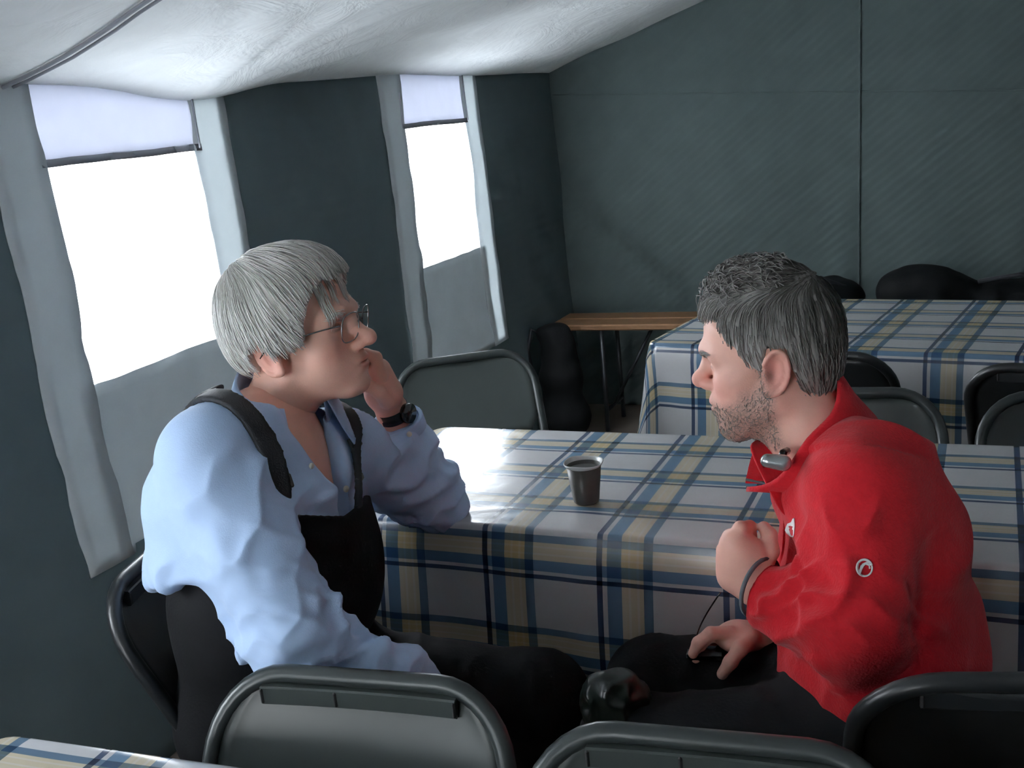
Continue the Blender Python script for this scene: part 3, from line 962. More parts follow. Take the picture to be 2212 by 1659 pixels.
def head_frame(yaw, pitch, roll, flip):
    """rows: head axes (forward, left, up) in the world. yaw: away from the lens, pitch: down"""
    rh = np.array([.917, .399, 0.0]); ah = np.array([-.399, .917, 0.0]); up = np.array([0, 0, 1.0])
    x = rh * (-1 if flip else 1) * math.cos(yaw) + ah * math.sin(yaw)
    y = np.cross(up, x)
    x2 = x * math.cos(pitch) - up * math.sin(pitch); z2 = np.cross(x2, y)
    y3 = y * math.cos(roll) + z2 * math.sin(roll); z3 = np.cross(x2, y3)
    return np.array([x2, y3, z3])
def strands(field, roots, flow, n, length, width, lift, seed, segs=8, shade=(.0, 1.0), stop=None, over=(.0, .010), jit=.07):
    r = np.random.default_rng(seed)
    if stop is not None: roots = roots[stop(roots) > .007]
    P0 = roots[r.integers(0, len(roots), n)].copy() + r.normal(0, .0015, (n, 3))
    L = length(P0) * r.uniform(.6, 1.15, n)
    lf = r.uniform(lift[0], lift[1], n)
    pts = []
    p = P0.copy()
    ov = r.uniform(over[0], over[1], n)
    dev = r.normal(0, 1, (n, 3))
    for k in range(segs + 1):
        d = field.eval(p); g = field.grad(p)
        tgt = lf * (.35 + .65 * math.sin(math.pi * min(1, .2 + k / segs)))
        p = p + g * np.clip(tgt - d, -.02, .02)[:, None]
        pts.append(p.copy())
        v = flow(p, dev)
        v = v - g * (v * g).sum(1, keepdims=True)
        v += r.normal(0, jit, v.shape)
        v /= np.linalg.norm(v, axis=1, keepdims=True) + 1e-9
        st = (L / segs)
        if stop is not None: st = np.where(stop(p) < -ov, .0002, st)
        p = p + v * st[:, None]
    T = np.array(pts)                      # segs+1, n, 3
    if stop is not None:                   # drop strands that strayed past the hairline
        worst = np.min([stop(q) for q in T], 0)
        T = T[:, worst > -over[1] - .004]; n = T.shape[1]
    V = []; F = []
    m = 3
    sh = r.uniform(shade[0], shade[1], n)
    Vs = np.zeros((n, segs + 1, m, 3))
    tan = np.gradient(T, axis=0); tan /= np.linalg.norm(tan, axis=2, keepdims=True) + 1e-9
    ref = np.array([.31, .5, .8]); a1 = np.cross(tan, ref); a1 /= np.linalg.norm(a1, axis=2, keepdims=True) + 1e-9
    a2 = np.cross(tan, a1)
    for k in range(segs + 1):
        w = width * (1 - .85 * (k / segs) ** 2)
        for j in range(m):
            a = 2 * math.pi * j / m
            Vs[:, k, j] = T[k] + w * (math.cos(a) * a1[k] + math.sin(a) * a2[k])
    idx = np.arange(n * (segs + 1) * m).reshape(n, segs + 1, m)
    for j in range(m):
        j2 = (j + 1) % m
        F.append(np.stack([idx[:, :-1, j], idx[:, :-1, j2], idx[:, 1:, j2], idx[:, 1:, j]], -1).reshape(-1, 4))
    return Vs.reshape(-1, 3), np.concatenate(F), np.repeat(sh, (segs + 1) * m)

def finger(f, base, dirs, lens, rad, k=.004):
    """one finger: base point, direction of each phalanx, lengths, radii"""
    p = np.array(base, float); pts = [p]
    for d, l in zip(dirs, lens):
        d = np.array(d, float); d /= np.linalg.norm(d); p = p + d * l; pts.append(p)
    f.chain(pts, list(rad), k)
    return pts

def V3(*a): return np.array(a, float)
def mid(a, b, t=.5): return a + (b - a) * t
def unit(v): return v / np.linalg.norm(v)
def cloth_mesh(field, h, segs, extra=None, it=1, lo=None, hi=None):
    V, F = field.mesh(h, lo, hi)
    V = relax(V, F, it)
    N = vnormals(V, F)
    d = folds(V, N, segs)
    if extra is not None: d = d + extra(V)
    return relax(V + N * d[:, None], F, 1, .35), F
def shell_patch(field, region, lo, hi, h, off, t, segs, extra=None):
    """a thin layer lying off a garment's surface, inside region(p) < 0"""
    g = Field()
    def fn(p):
        r = region(p); m = r < .02; d = np.maximum(r, .02)
        d[m] = np.maximum(np.abs(field.eval(p[m]) - off) - t, r[m])
        return d
    g.custom(fn, lo, hi, .001, 'u')
    V, F = g.mesh(h)
    V = relax(V, F, 1)
    N = field.grad(V)
    d = folds(V, N, segs)
    if extra is not None: d = d + extra(V)
    return V + N * d[:, None], F

# ================================================================== THE MAN IN THE BLUE SHIRT
def build_blue():
    A = head_frame(-.20, -.15, -.02, False); S = 1.05
    O = P(599, 766, 1.685) + A[1] * .079
    toW = lambda V: O + S * (V @ A)
    toL = lambda p: A @ (np.array(p) - O) / S
    SR, SL = P(455, 990, 1.63), P(760, 972, 1.88)
    left = unit((SL - SR) * [1, 1, 0]); fwd = V3(left[1], -left[0], 0); up = V3(0, 0, 1)
    NB = P(588, 905, 1.765)
    CH, BE, PE = P(560, 1085, 1.75), P(578, 1272, 1.76), V3(-1.10, 1.32, .56)
    T = np.array([fwd, left, up])
    ER, WR = P(640, 1375, 1.575), P(885, 1525, 1.66)
    EL, WL = P(925, 1072, 2.07), P(850, 893, 1.95)
    HR_, HL_ = PE - left * .09, PE + left * .09
    KR, KL = V3(-.775, 1.275, .545), V3(-.70, 1.50, .52)
    AR, AL = V3(-.70, 1.32, .09), V3(-.70, 1.56, .09)
    # ---- skin: one figure under the clothes
    hf = head_field(toL(NB), (.050, .056), nose=1.12, jaw=1.06, ear=1.1)
    Vh, Fh = hf.mesh(.0026); Vh = relax(Vh, Fh, 1)
    red, brd, drk = face_masks(Vh, 0)
    wl = sstep(-.03, .02, Vh[:, 0]) * (Vh[:, 2] < -.02)            # a shorter lower face
    Vh[:, 2] += wl * (-.02 - Vh[:, 2]) * .17; Vh[:, 1] *= 1 - .10 * wl * sstep(-.03, -.07, Vh[:, 2])
    Vhw = toW(Vh)
    b = Field()
    b.ell(CH, (.115, .155, .18), .06, A=T); b.ell(BE, (.10, .13, .14), .06, A=T); b.ell(PE, (.11, .15, .10), .06, A=T)
    b.cone(NB, CH, .055, .085, .05); b.cone(NB - up * .07, SR, .035, .045, .03); b.cone(NB - up * .07, SL, .035, .045, .03)
    for s_, e_, w_ in ((SR, ER, WR), (SL, EL, WL)):
        b.cone(s_, e_, .050, .040, .03); b.cone(e_, w_, .038, .027, .02)
    for h_, k_, a_ in ((HR_, KR, AR), (HL_, KL, AL)):
        b.cone(h_, k_, .078, .055, .04); b.cone(k_, a_, .052, .038, .03)
    Vb, Fb = b.mesh(.010); Vb = relax(Vb, Fb, 1)
    hands = []
    # left hand against the cheek
    f = Field()
    f.cone(P(868, 935, 1.97), WL, .029, .026, .02); f.cone(WL, P(826, 846, 1.91), .026, .030, .02, flat=(unit(P(0, 0, 2) - P(0, 0, 1)), .8))
    f.cone(P(838, 850, 1.90), P(818, 800, 1.865), .027, .022, .015); f.cone(P(820, 850, 1.92), P(806, 800, 1.91), .026, .02, .015)
    f.chain([P(824, 812, 1.85), P(812, 772, 1.843), P(790, 764, 1.838), P(776, 782, 1.835)], [.0115, .0105, .0095, .0085], .004)
    f.chain([P(818, 812, 1.873), P(803, 776, 1.868), P(783, 772, 1.86), P(772, 792, 1.85)], [.0115, .0105, .0095, .0085], .004)
    f.chain([P(812, 820, 1.895), P(797, 790, 1.89), P(778, 788, 1.88), P(770, 808, 1.872)], [.011, .010, .009, .008], .004)
    f.chain([P(808, 832, 1.915), P(795, 808, 1.91), P(780, 808, 1.90), P(774, 824, 1.89)], [.010, .009, .008, .0075], .004)
    f.chain([P(838, 866, 1.885), P(818, 846, 1.855), P(792, 832, 1.84), P(776, 818, 1.835)], [.015, .012, .0105, .009], .006)
    hands.append(f)
    # right hand on the knee
    f = Field()
    ph = P(985, 1548, 1.675)
    f.cone(WR + (WR - ph) * .8, WR, .030, .027, .02); f.cone(WR, ph, .028, .036, .02, flat=((0, 0, 1), .6))
    kn = P(1030, 1580, 1.68); ax = unit(P(1100, 1630, 1.70) - P(985, 1548, 1.675)); sd = unit(np.cross(ax, up))
    for q, (o_, ln) in enumerate(((-.030, .9), (-.010, 1.05), (.010, 1.0), (.029, .8))):
        b0 = kn + sd * o_ - ax * .012
        finger(f, b0, (ax + up * .05, ax - up * .5, ax - up * 1.1), (.040 * ln, .026 * ln, .021 * ln), (.0105, .0098, .009, .008))
    finger(f, ph - sd * .03, (ax - sd * .8, ax - sd * .2 - up * .3), (.040, .030), (.013, .011, .009))
    f.cone(ph, kn, .030, .028, .02, flat=((0, 0, 1), .55))
    hands.append(f)
    parts = [(Vhw, Fh), (Vb, Fb)]
    for f in hands:
        v, fc = f.mesh(.0026); parts.append((relax(v, fc, 1), fc))
    V, F = join(parts)
    root = mesh_obj('person', V, F, M['skinL'])
    nv = len(V) - len(Vh)
    vattr(root, 'red', np.concatenate([red, np.full(nv, .12)])); vattr(root, 'beard', np.concatenate([brd, np.zeros(nv)])); vattr(root, 'dark', np.concatenate([drk, np.zeros(nv)]))
    tag(root, 'seated white-haired person in a light blue shirt and black bib trousers, chin on hand', 'person')

    # ---- shirt
    s = Field()
    s.ell(CH, (.135, .175, .190), .05, A=T); s.ell(mid(CH, BE) - fwd * .004, (.150, .178, .18), .06, A=T)
    s.ell(BE, (.165, .180, .15), .05, A=T)
    s.ell(mid(CH, NB, .40) - fwd * .04, (.09, .14, .09), .06, A=T)          # rounded upper back
    s.cone(NB - up * .045 - fwd * .01, SR + up * .005, .052, .064, .05); s.cone(NB - up * .045 - fwd * .01, SL + up * .005, .052, .064, .05)
    s2 = Field(); s2.p = list(s.p)                                   # the trunk alone, for bib and straps
    for s_, e_, w_, r in ((SR, ER, WR, (.078, .068, .062, .044)), (SL, EL, mid(EL, WL, .93), (.070, .060, .056, .042))):
        s.cone(s_, e_, r[0], r[1], .026, bulge=.004); s.cone(e_, w_, r[2], r[3], .03, bulge=.008)
    s.ell(ER - up * .012 - fwd * .01, (.062, .06, .06), .03)
    # open end of the far cuff and the neck opening
    ca = unit(WL - EL)
    NBc = toW(np.array(toL(NB)))
    def vneck(p):
        q = (p - NB) @ T.T
        x, y, z = q[:, 0], q[:, 1], q[:, 2]
        half = .050 + .0 * z
        wid = np.clip((z + .165) / .165, 0, 1) * .050
        d = np.maximum(np.abs(y) - wid, -x - .0)
        ring = np.sqrt((x + .005) ** 2 + y ** 2) - .084
        ring = np.maximum(ring, -z - .045)
        return np.minimum(np.maximum(d, -(z + .165)), ring)
    s.custom(vneck, NB + V3(-.2, -.2, -.24), NB + V3(.2, .2, .12), .012, 's')
    def cuff_cut(p): return -((p - mid(EL, WL, .90)) @ ca)
    s.custom(lambda p: np.maximum(cuff_cut(p), np.linalg.norm(p - WL, axis=1) - .10), WL - .12, WL + .12, .004, 's')
    s.custom(lambda p: p[:, 2] - (.80 + .0 * p[:, 0]), V3(-1.6, .8, .3), V3(-.95 + 0, 1.62, .80), .012, 'none') if False else None
    # hem: cut the trunk below the waist but leave the hanging right arm
    def hem(p):
        t, r, th = seg_param(p, SR, ER); t2, r2, _ = seg_param(p, ER, WR)
        t3, r3, _ = seg_param(p, SL, EL); t4, r4, _ = seg_param(p, EL, WL)
        arm = np.minimum(np.minimum(np.where((t > .0) & (t < 1.1), r, 9), np.where((t2 > -.2) & (t2 < 1.1), r2, 9)), np.minimum(np.where((t3 > .0) & (t3 < 1.1), r3, 9), np.where((t4 > -.2) & (t4 < 1.1), r4, 9)))
        q = (p - PE) @ T.T
        zc = .815 + .05 * sstep(-.14, .06, q[:, 0])
        return np.maximum(p[:, 2] - zc, .098 - arm)
    s.custom(hem, V3(-1.5, .85, .35), V3(-.6, 1.75, .9), .01, 's')
    segs = [(SR, ER, .12, .014, 8, .8, .12, .98, 1.3), (SR, ER, .12, .005, 20, 1.0, .45, 1.0, 4.1), (ER, WR, .11, .013, 15, .7, .0, .62, 2.2), (ER, WR, .10, .005, 30, .8, .1, .9, 5.2),
            (SL, EL, .11, .012, 14, .6, .2, 1.0, 3.7), (EL, WL, .10, .014, 15, .6, .0, .55, .4)]
    def trunk(Vx):
        q = (Vx - CH) @ T.T
        t, r, th = seg_param(Vx, SR, ER)
        away = sstep(.09, .13, np.where((t > -.3) & (t < 1.2), r, 9))
        n = vnoise(np.stack([q[:, 0] * 9 + q[:, 2] * 7, q[:, 1] * 8, q[:, 2] * 13 - q[:, 0] * 6], 1))
        n2 = vnoise(np.stack([q[:, 0] * 5, q[:, 1] * 5 + 3, q[:, 2] * 22 + q[:, 0] * 12], 1))
        low = sstep(.0, -.2, q[:, 2])
        blo = .016 * np.exp(-((q[:, 2] + .235) / .045) ** 2) - .012 * np.exp(-((q[:, 2] + .155) / .03) ** 2) * (q[:, 0] < .06)
        return away * (.010 * (1 - np.abs(n) * 2.4) + .013 * low * (1 - np.abs(n2) * 2.4) + blo)
    Vs, Fs = cloth_mesh(s, .0048, segs, trunk, 1)
    o = mesh_obj('shirt', Vs, Fs, M['shirt'], root); o['label'] = 'light blue cotton shirt with creased sleeves'
    # cuffs, collar, buttons
    for (e_, w_, a_, b_, r_) in ((EL, WL, .80, .935, .046), (ER, WR, .78, .99, .047)):
        ax = unit(w_ - e_); A2 = frame(ax, (.2, .3, 1)); n = 28; V = []; Fq = []
        for i, (t, dr) in enumerate(((a_, 0), (a_ + .01, .003), (b_ - .01, .003), (b_, 0), (b_ - .005, -.004))):
            c = e_ + (w_ - e_) * t
            for k in range(n):
                an = 2 * math.pi * k / n
                V.append(c + (r_ + dr + .002 * math.sin(3 * an)) * (math.cos(an) * A2[1] + math.sin(an) * A2[2]))
        for i in range(4):
            for k in range(n): Fq.append((i * n + k, i * n + (k + 1) % n, (i + 1) * n + (k + 1) % n, (i + 1) * n + k))
        mesh_obj('cuff', V, Fq, M['shirt'], root)
    nf = unit(NB - toW(np.array([(-.022, 0, -.045)]))[0])          # neck axis, pointing down
    ring_up = -nf
    V = []; Fq = []; n = 41
    for k in range(n):
        ph_ = math.radians(-148 + 296 * k / (n - 1))               # 0 = nape
        rad = -fwd * math.cos(ph_) + left * math.sin(ph_)
        fr = (1 - math.cos(ph_)) / 2                               # 0 nape .. 1 throat
        c = NB - nf * (.084 - .068 * fr) + fwd * .003 - left * .006
        tip = abs(ph_) / math.radians(148)
        lf = .036 + .034 * max(0, tip - .55) / .45
        V += [c + rad * .082 - up * .030, c + rad * .0800 + up * .014, c + rad * .084 + up * .018, c + rad * .0890 + up * .008, c + rad * (.099 + .008 * tip) - up * (lf * .55), c + rad * (.106 + .012 * tip) - up * lf + fwd * .018 * max(0, tip - .6)]
    for k in range(n - 1):
        for j in range(5): Fq.append((k * 6 + j, (k + 1) * 6 + j, (k + 1) * 6 + j + 1, k * 6 + j + 1))
    o = mesh_obj('collar', V, Fq, M['shirt'], root); md = o.modifiers.new('t', 'SOLIDIFY'); md.thickness = .003
    def on_front(y, z, off):
        """point on the shirt front at torso coordinates (left, up from the neck base)"""
        p0 = NB + left * y + up * z
        ts = np.linspace(.0, .28, 80); pts = p0[None] + fwd[None] * ts[:, None]
        d = s2.eval(pts); i = np.where(d < 0)[0]
        t = ts[i[-1]] if len(i) else .1
        return p0 + fwd * (t + off)
    for zz in (-.105,):
        m = MB(); c = on_front(.004, zz, .006); A2 = frame(fwd)
        m.tube([c, c + fwd * .0025], .0055, 12); m.build('button', M['button'], root)
    m = MB(); c = P(668, 948, 1.70); c = on_front(-.060, -.045, .016); m.tube([c, c + fwd * .002], .0048, 12); m.build('button', M['button'], root)
    c = mid(EL, WL, .86) - unit(np.cross(WL - EL, left)) * 0
    m = MB(); cc = P(884, 938, 1.90); m.tube([cc, cc + unit(P(884, 938, 1.8) - cc) * .004], .005, 12); m.build('button', M['button'], root)

    # ---- bib trousers
    tr = Field()
    tr.ell(BE - up * .055, (.148, .168, .17), .05, A=T); tr.ell(BE + up * .02, (.138, .158, .12), .04, A=T); tr.ell(PE + up * .02, (.145, .185, .13), .06, A=T)
    for h_, k_, a_ in ((HR_, KR, AR), (HL_, KL, AL)):
        tr.cone(h_, k_, .098, .078, .06); tr.cone(k_, a_, .076, .062, .04)
    tr.custom(lambda p: .905 + 0 * p[:, 0] - p[:, 2], V3(-1.6, .8, .80), V3(-.6, 1.8, 1.2), .008, 's')
    tsegs = [(HR_, KR, .14, .006, 12, .5, .0, 1, .7), (HL_, KL, .14, .006, 12, .5, .0, 1, 1.9), (KR, AR, .12, .006, 14, .4, 0, 1, 2.5), (KL, AL, .12, .006, 14, .4, 0, 1, 3.3)]
    Vt, Ft = cloth_mesh(tr, .0075, tsegs)
    o = mesh_obj('bib_trousers', Vt, Ft, M['bib'], root); o['label'] = 'black bib ski trousers'
    btop = NB[2] - .125
    lat0 = float((CH - NB) @ left)
    def bib_region(p):
        q = (p - NB) @ T.T
        z = p[:, 2]
        wid = .120 + .032 * sstep(btop, btop - .18, z)
        d = np.maximum(np.abs(q[:, 1] - lat0) - wid, z - (btop - .38 * np.clip(q[:, 1] - lat0, -.13, .03)))
        return np.maximum(np.maximum(d, .70 - z), -(q[:, 0] - .02))
    Vb2, Fb2 = shell_patch(s2, bib_region, V3(-1.25, 1.0, .70), V3(-.7, 1.65, .98), .0048, .010, .006, [], None)
    mesh_obj('bib', Vb2, Fb2, M['bib'], root)
    for sd_ in (-1, 1):
        def strap_region(p, sd_=sd_):
            q = (p - NB) @ T.T
            z = q[:, 2]
            y = (q[:, 1] - lat0 * sstep(.0, -.15, z)) * sd_
            yc = .092 + .022 * sstep(-.10, .0, z) - .024 * sstep(-.08, -.16, z)
            yc = np.where(q[:, 0] < -.02, .085 - .075 * sstep(-.02, -.25, z), yc)
            w = .011 + .009 * sstep(-.10, .02, z)
            d = np.abs(y - yc) - w
            front = np.where(q[:, 0] > .0, -(z + .185), -(z + .26))
            return np.maximum(d, front)
        Vp, Fp = shell_patch(s2, strap_region, NB + V3(-.30, -.32, -.32), NB + V3(.30, .32, .12), .0042, .010, .005, [], None)
        so = mesh_obj('suspender_strap', Vp, Fp, M['strap'], root)
        for zz in (-.055, -.105):
            c = on_front(lat0 * float(sstep(0, -.15, zz)) + sd_ * (.092 + .010 * float(sstep(-.13, .0, zz))), zz, .012)
            g = s2.grad(c[None])[0]; A2 = frame(g)
            m = MB(); m.box(c, (.007, .034, .022 if zz > -.08 else .012), A2.T, bev=.002); m.build('buckle', M['buckle'], so, False)

    # ---- boots
    for a_, k_ in ((AR, KR), (AL, KL)):
        f = Field(); d = unit(fwd * 1.0 + left * .1)
        f.ell(a_ + up * -.02, (.05, .048, .06), .03, A=T); f.cone(a_ + d * .03 - up * .045, a_ + d * .16 - up * .055, .042, .034, .03, flat=(up, .85)); f.cone(a_ - up * .05, a_ - d * .03 - up * .05, .04, .04, .03)
        v, fc = f.mesh(.007); v[:, 2] = np.maximum(v[:, 2], .004); mesh_obj('boot', relax(v, fc, 1), fc, M['rubber'], root)

    # ---- hair: cap and strands (head axes)
    hc = Field()
    hc.ell((-.006, 0, .066), (.105, .091, .092), .03); hc.ell((.044, 0, .085), (.058, .068, .054), .04); hc.ell((-.055, 0, .015), (.048, .070, .062), .04)
    for sgn in (-1, 1):
        hc.ell((.012, sgn * .068, .046), (.064, .026, .058), .03)
        hc.ell((-.012, sgn * .076, .022), (.030, .016, .038), .02)
    def face_cut(p):
        x, y, z = p[:, 0], np.abs(p[:, 1]), p[:, 2]
        n = .006 * vnoise(p * 60)
        # hair ends above a line that runs from the fringe down over the ear to the nape
        line = np.interp(x, [-.14, -.09, -.06, -.046, -.036, -.016, .0, .03, .046, .055, .073, .09, .14], [.0, -.012, -.020, -.018, .026, .022, .004, .004, .014, .042, .080, .102, .112])
        return z - (line + n)
    hc.custom(face_cut, (-.2, -.2, -.2), (.2, .2, .12), .006, 's')
    Vc, Fc = largest(*hc.mesh(.0032)); Vc = relax(Vc, Fc, 1)
    nn = vnormals(Vc, Fc)
    az = np.arctan2(Vc[:, 1], Vc[:, 0] + .05)
    Vc = Vc + nn * (.0022 * vnoise(np.stack([az * 16, Vc[:, 2] * 9, Vc[:, 0] * 9], 1)))[:, None]
    hco = Field(); hco.p = [q for q in hc.p if q[4] == 'u']
    crown = V3(-.055, .01, .145)
    def flow(p, r):
        d = p - crown
        d = d / (np.linalg.norm(d, axis=1, keepdims=True) + 1e-6)
        top = sstep(.09, .15, p[:, 2])[:, None]
        v = d * .8 + np.array([0, 0, -1.0]) * .75 + top * np.array([.9, -.25, .1]) + np.array([.25, 0, 0]) * sstep(-.02, .05, p[:, 0])[:, None]
        v += np.array([-.10, 0, 0]) * sstep(-.02, -.07, p[:, 0])[:, None]
        return v
    lenf = lambda p: .055 + .035 * sstep(.02, .12, p[:, 2])
    Vq, Fq, sh = strands(hco, Vc[Vc[:, 2] > .0], flow, 3000, lenf, .00085, (-.001, .0035), 11, 8, (.1, 1.0), face_cut, (.0, .012))
    edge = Vc[(np.abs(face_cut(Vc)) < .035) & (Vc[:, 0] > -.05) & (Vc[:, 0] < .055)]
    Vq2, Fq2, sh2 = strands(hco, edge, flow, 500, lambda p: .030 + .022 * sstep(.03, .09, p[:, 0]), .00085, (.000, .003), 12, 8, (.3, 1.0), face_cut, (.004, .020))
    fr = Vc[(Vc[:, 0] > .060) & (face_cut(Vc) < .02) & (np.abs(Vc[:, 1]) < .06)]
    pick = np.random.default_rng(5).integers(0, len(fr), 11)
    fr = np.concatenate([fr[q][None] + np.random.default_rng(int(q)).normal(0, .0025, (20, 3)) for q in pick])
    def flow2(p, r): return np.array([[.35, -.18, -1.0]]) + .05 * r
    hmix = Field(); hmix.p = hf.p + hco.p[:0]
    Vq3, Fq3, sh3 = strands(hmix, fr, flow2, 240, lambda p: np.full(len(p), .046), .0009, (.0005, .004), 13, 8, (.35, 1.0), None, (0, 1), .02)
    Vall, Fall = join([(Vc, Fc), (Vq, Fq), (Vq2, Fq2), (Vq3, Fq3)])
    ho = mesh_obj('hair', toW(Vall), Fall, M['hairL'], root); ho['label'] = 'straight silver-white hair falling over the ear'
    vattr(ho, 'shade', np.concatenate([.35 + .25 * vnoise(np.stack([az * 14, Vc[:, 2] * 12, Vc[:, 0] * 12], 1)), sh, sh2, sh3]))
    eb = []
    for sgn in (-1, 1):
        base = np.array([[.098 - .011 * abs(q), sgn * (.030 + .016 * q), .037 - .004 * abs(q)] for q in np.linspace(-1, 1, 14)])
        v, fq, s_ = strands(hf, base, lambda p, r: np.array([[.1, sgn * .9, .2]]) + 0 * p, 70, lambda p: np.full(len(p), .013), .0007, (.001, .003), 20, 4, (.2, .7))
        eb.append((v, fq))
    v, fq = join(eb); e = mesh_obj('eyebrows', toW(v), fq, M['hairL'], root); vattr(e, 'shade', np.full(len(v), .3)); e['kind'] = 'stuff'

    # ---- spectacles
    g = empty('spectacles'); 
    tag(g, 'thin rimmed spectacles worn by the white-haired man', 'spectacles')
    for sgn in (-1, 1):
        m = MB()
        ring = []
        for k in range(28):
            a = 2 * math.pi * k / 28
            ex = 3.0
            cx, cz = math.copysign(abs(math.cos(a)) ** (2 / ex), math.cos(a)), math.copysign(abs(math.sin(a)) ** (2 / ex), math.sin(a))
            ring.append(V3(.1135 - .010 * abs(.033 + .026 * cx * 1) / .06 + .006 * cz, sgn * (.034 + .026 * cx), .012 + .021 * cz))
        m.tube(toW(np.array(ring)), .0011, 6, closed=True); m.build('rim', M['lens'], g)
        n = len(ring); cen = np.mean(ring, 0)
        Vl = toW(np.array([cen + V3(.002, 0, 0)] + ring)); mesh_obj('lens', Vl, [(0, 1 + k, 1 + (k + 1) % n) for k in range(n)], lens_mat, g)
        m = MB(); m.tube(toW(np.array([(.104, sgn * .060, .020), (.085, sgn * .072, .021), (.03, sgn * .0795, .018), (-.008, sgn * .082, .016), (-.026, sgn * .081, .0)])), .0013, 6); m.build('temple', M['lens'], g)
    m = MB(); m.tube(toW(np.array([(.112, -.009, .016), (.117, 0, .020), (.112, .009, .016)])), .0012, 6); m.build('bridge', M['lens'], g)

    # ---- wristwatch
    w = empty('wristwatch'); tag(w, 'black wristwatch on the raised wrist of the man in blue', 'watch')
    ax = unit(WL - EL); A2 = frame(ax, (.2, .3, 1)); cw = WL + ax * .004
    V = []; Fq = []; n = 32
    for (t, r) in ((-.011, .0285), (-.011, .031), (.011, .031), (.011, .0285)):
        for k in range(n):
            an = 2 * math.pi * k / n; V.append(cw + ax * t + r * (math.cos(an) * A2[1] + math.sin(an) * A2[2]))
    for i in range(4):
        for k in range(n): Fq.append((i * n + k, i * n + (k + 1) % n, ((i + 1) % 4) * n + (k + 1) % n, ((i + 1) % 4) * n + k))
    mesh_obj('strap', V, Fq, M['watch'], w)
    out = unit(unit(P(1106, 829, 0.1) * 0 + V3(.6, -.2, .3)) - ax * np.dot(V3(.6, -.2, .3) / np.linalg.norm(V3(.6, -.2, .3)), ax))
    m = MB(); m.tube([cw + out * .028, cw + out * .040], .018, 20); m.build('case', M['gadget'], w)

lens_mat, _nt, _b = new_mat('thin_lens')
_tr = _nt.nodes.new('ShaderNodeBsdfTransparent'); _gl = _nt.nodes.new('ShaderNodeBsdfGlossy'); _gl.inputs['Roughness'].default_value = .03
_mx = _nt.nodes.new('ShaderNodeMixShader'); _fr = _nt.nodes.new('ShaderNodeFresnel'); _fr.inputs[0].default_value = 1.35
_mx.inputs[0].default_value = .12; _nt.links.new(_tr.outputs[0], _mx.inputs[1]); _nt.links.new(_gl.outputs[0], _mx.inputs[2])
_nt.links.new(_mx.outputs[0], _nt.nodes['Material Output'].inputs['Surface'])
build_blue()

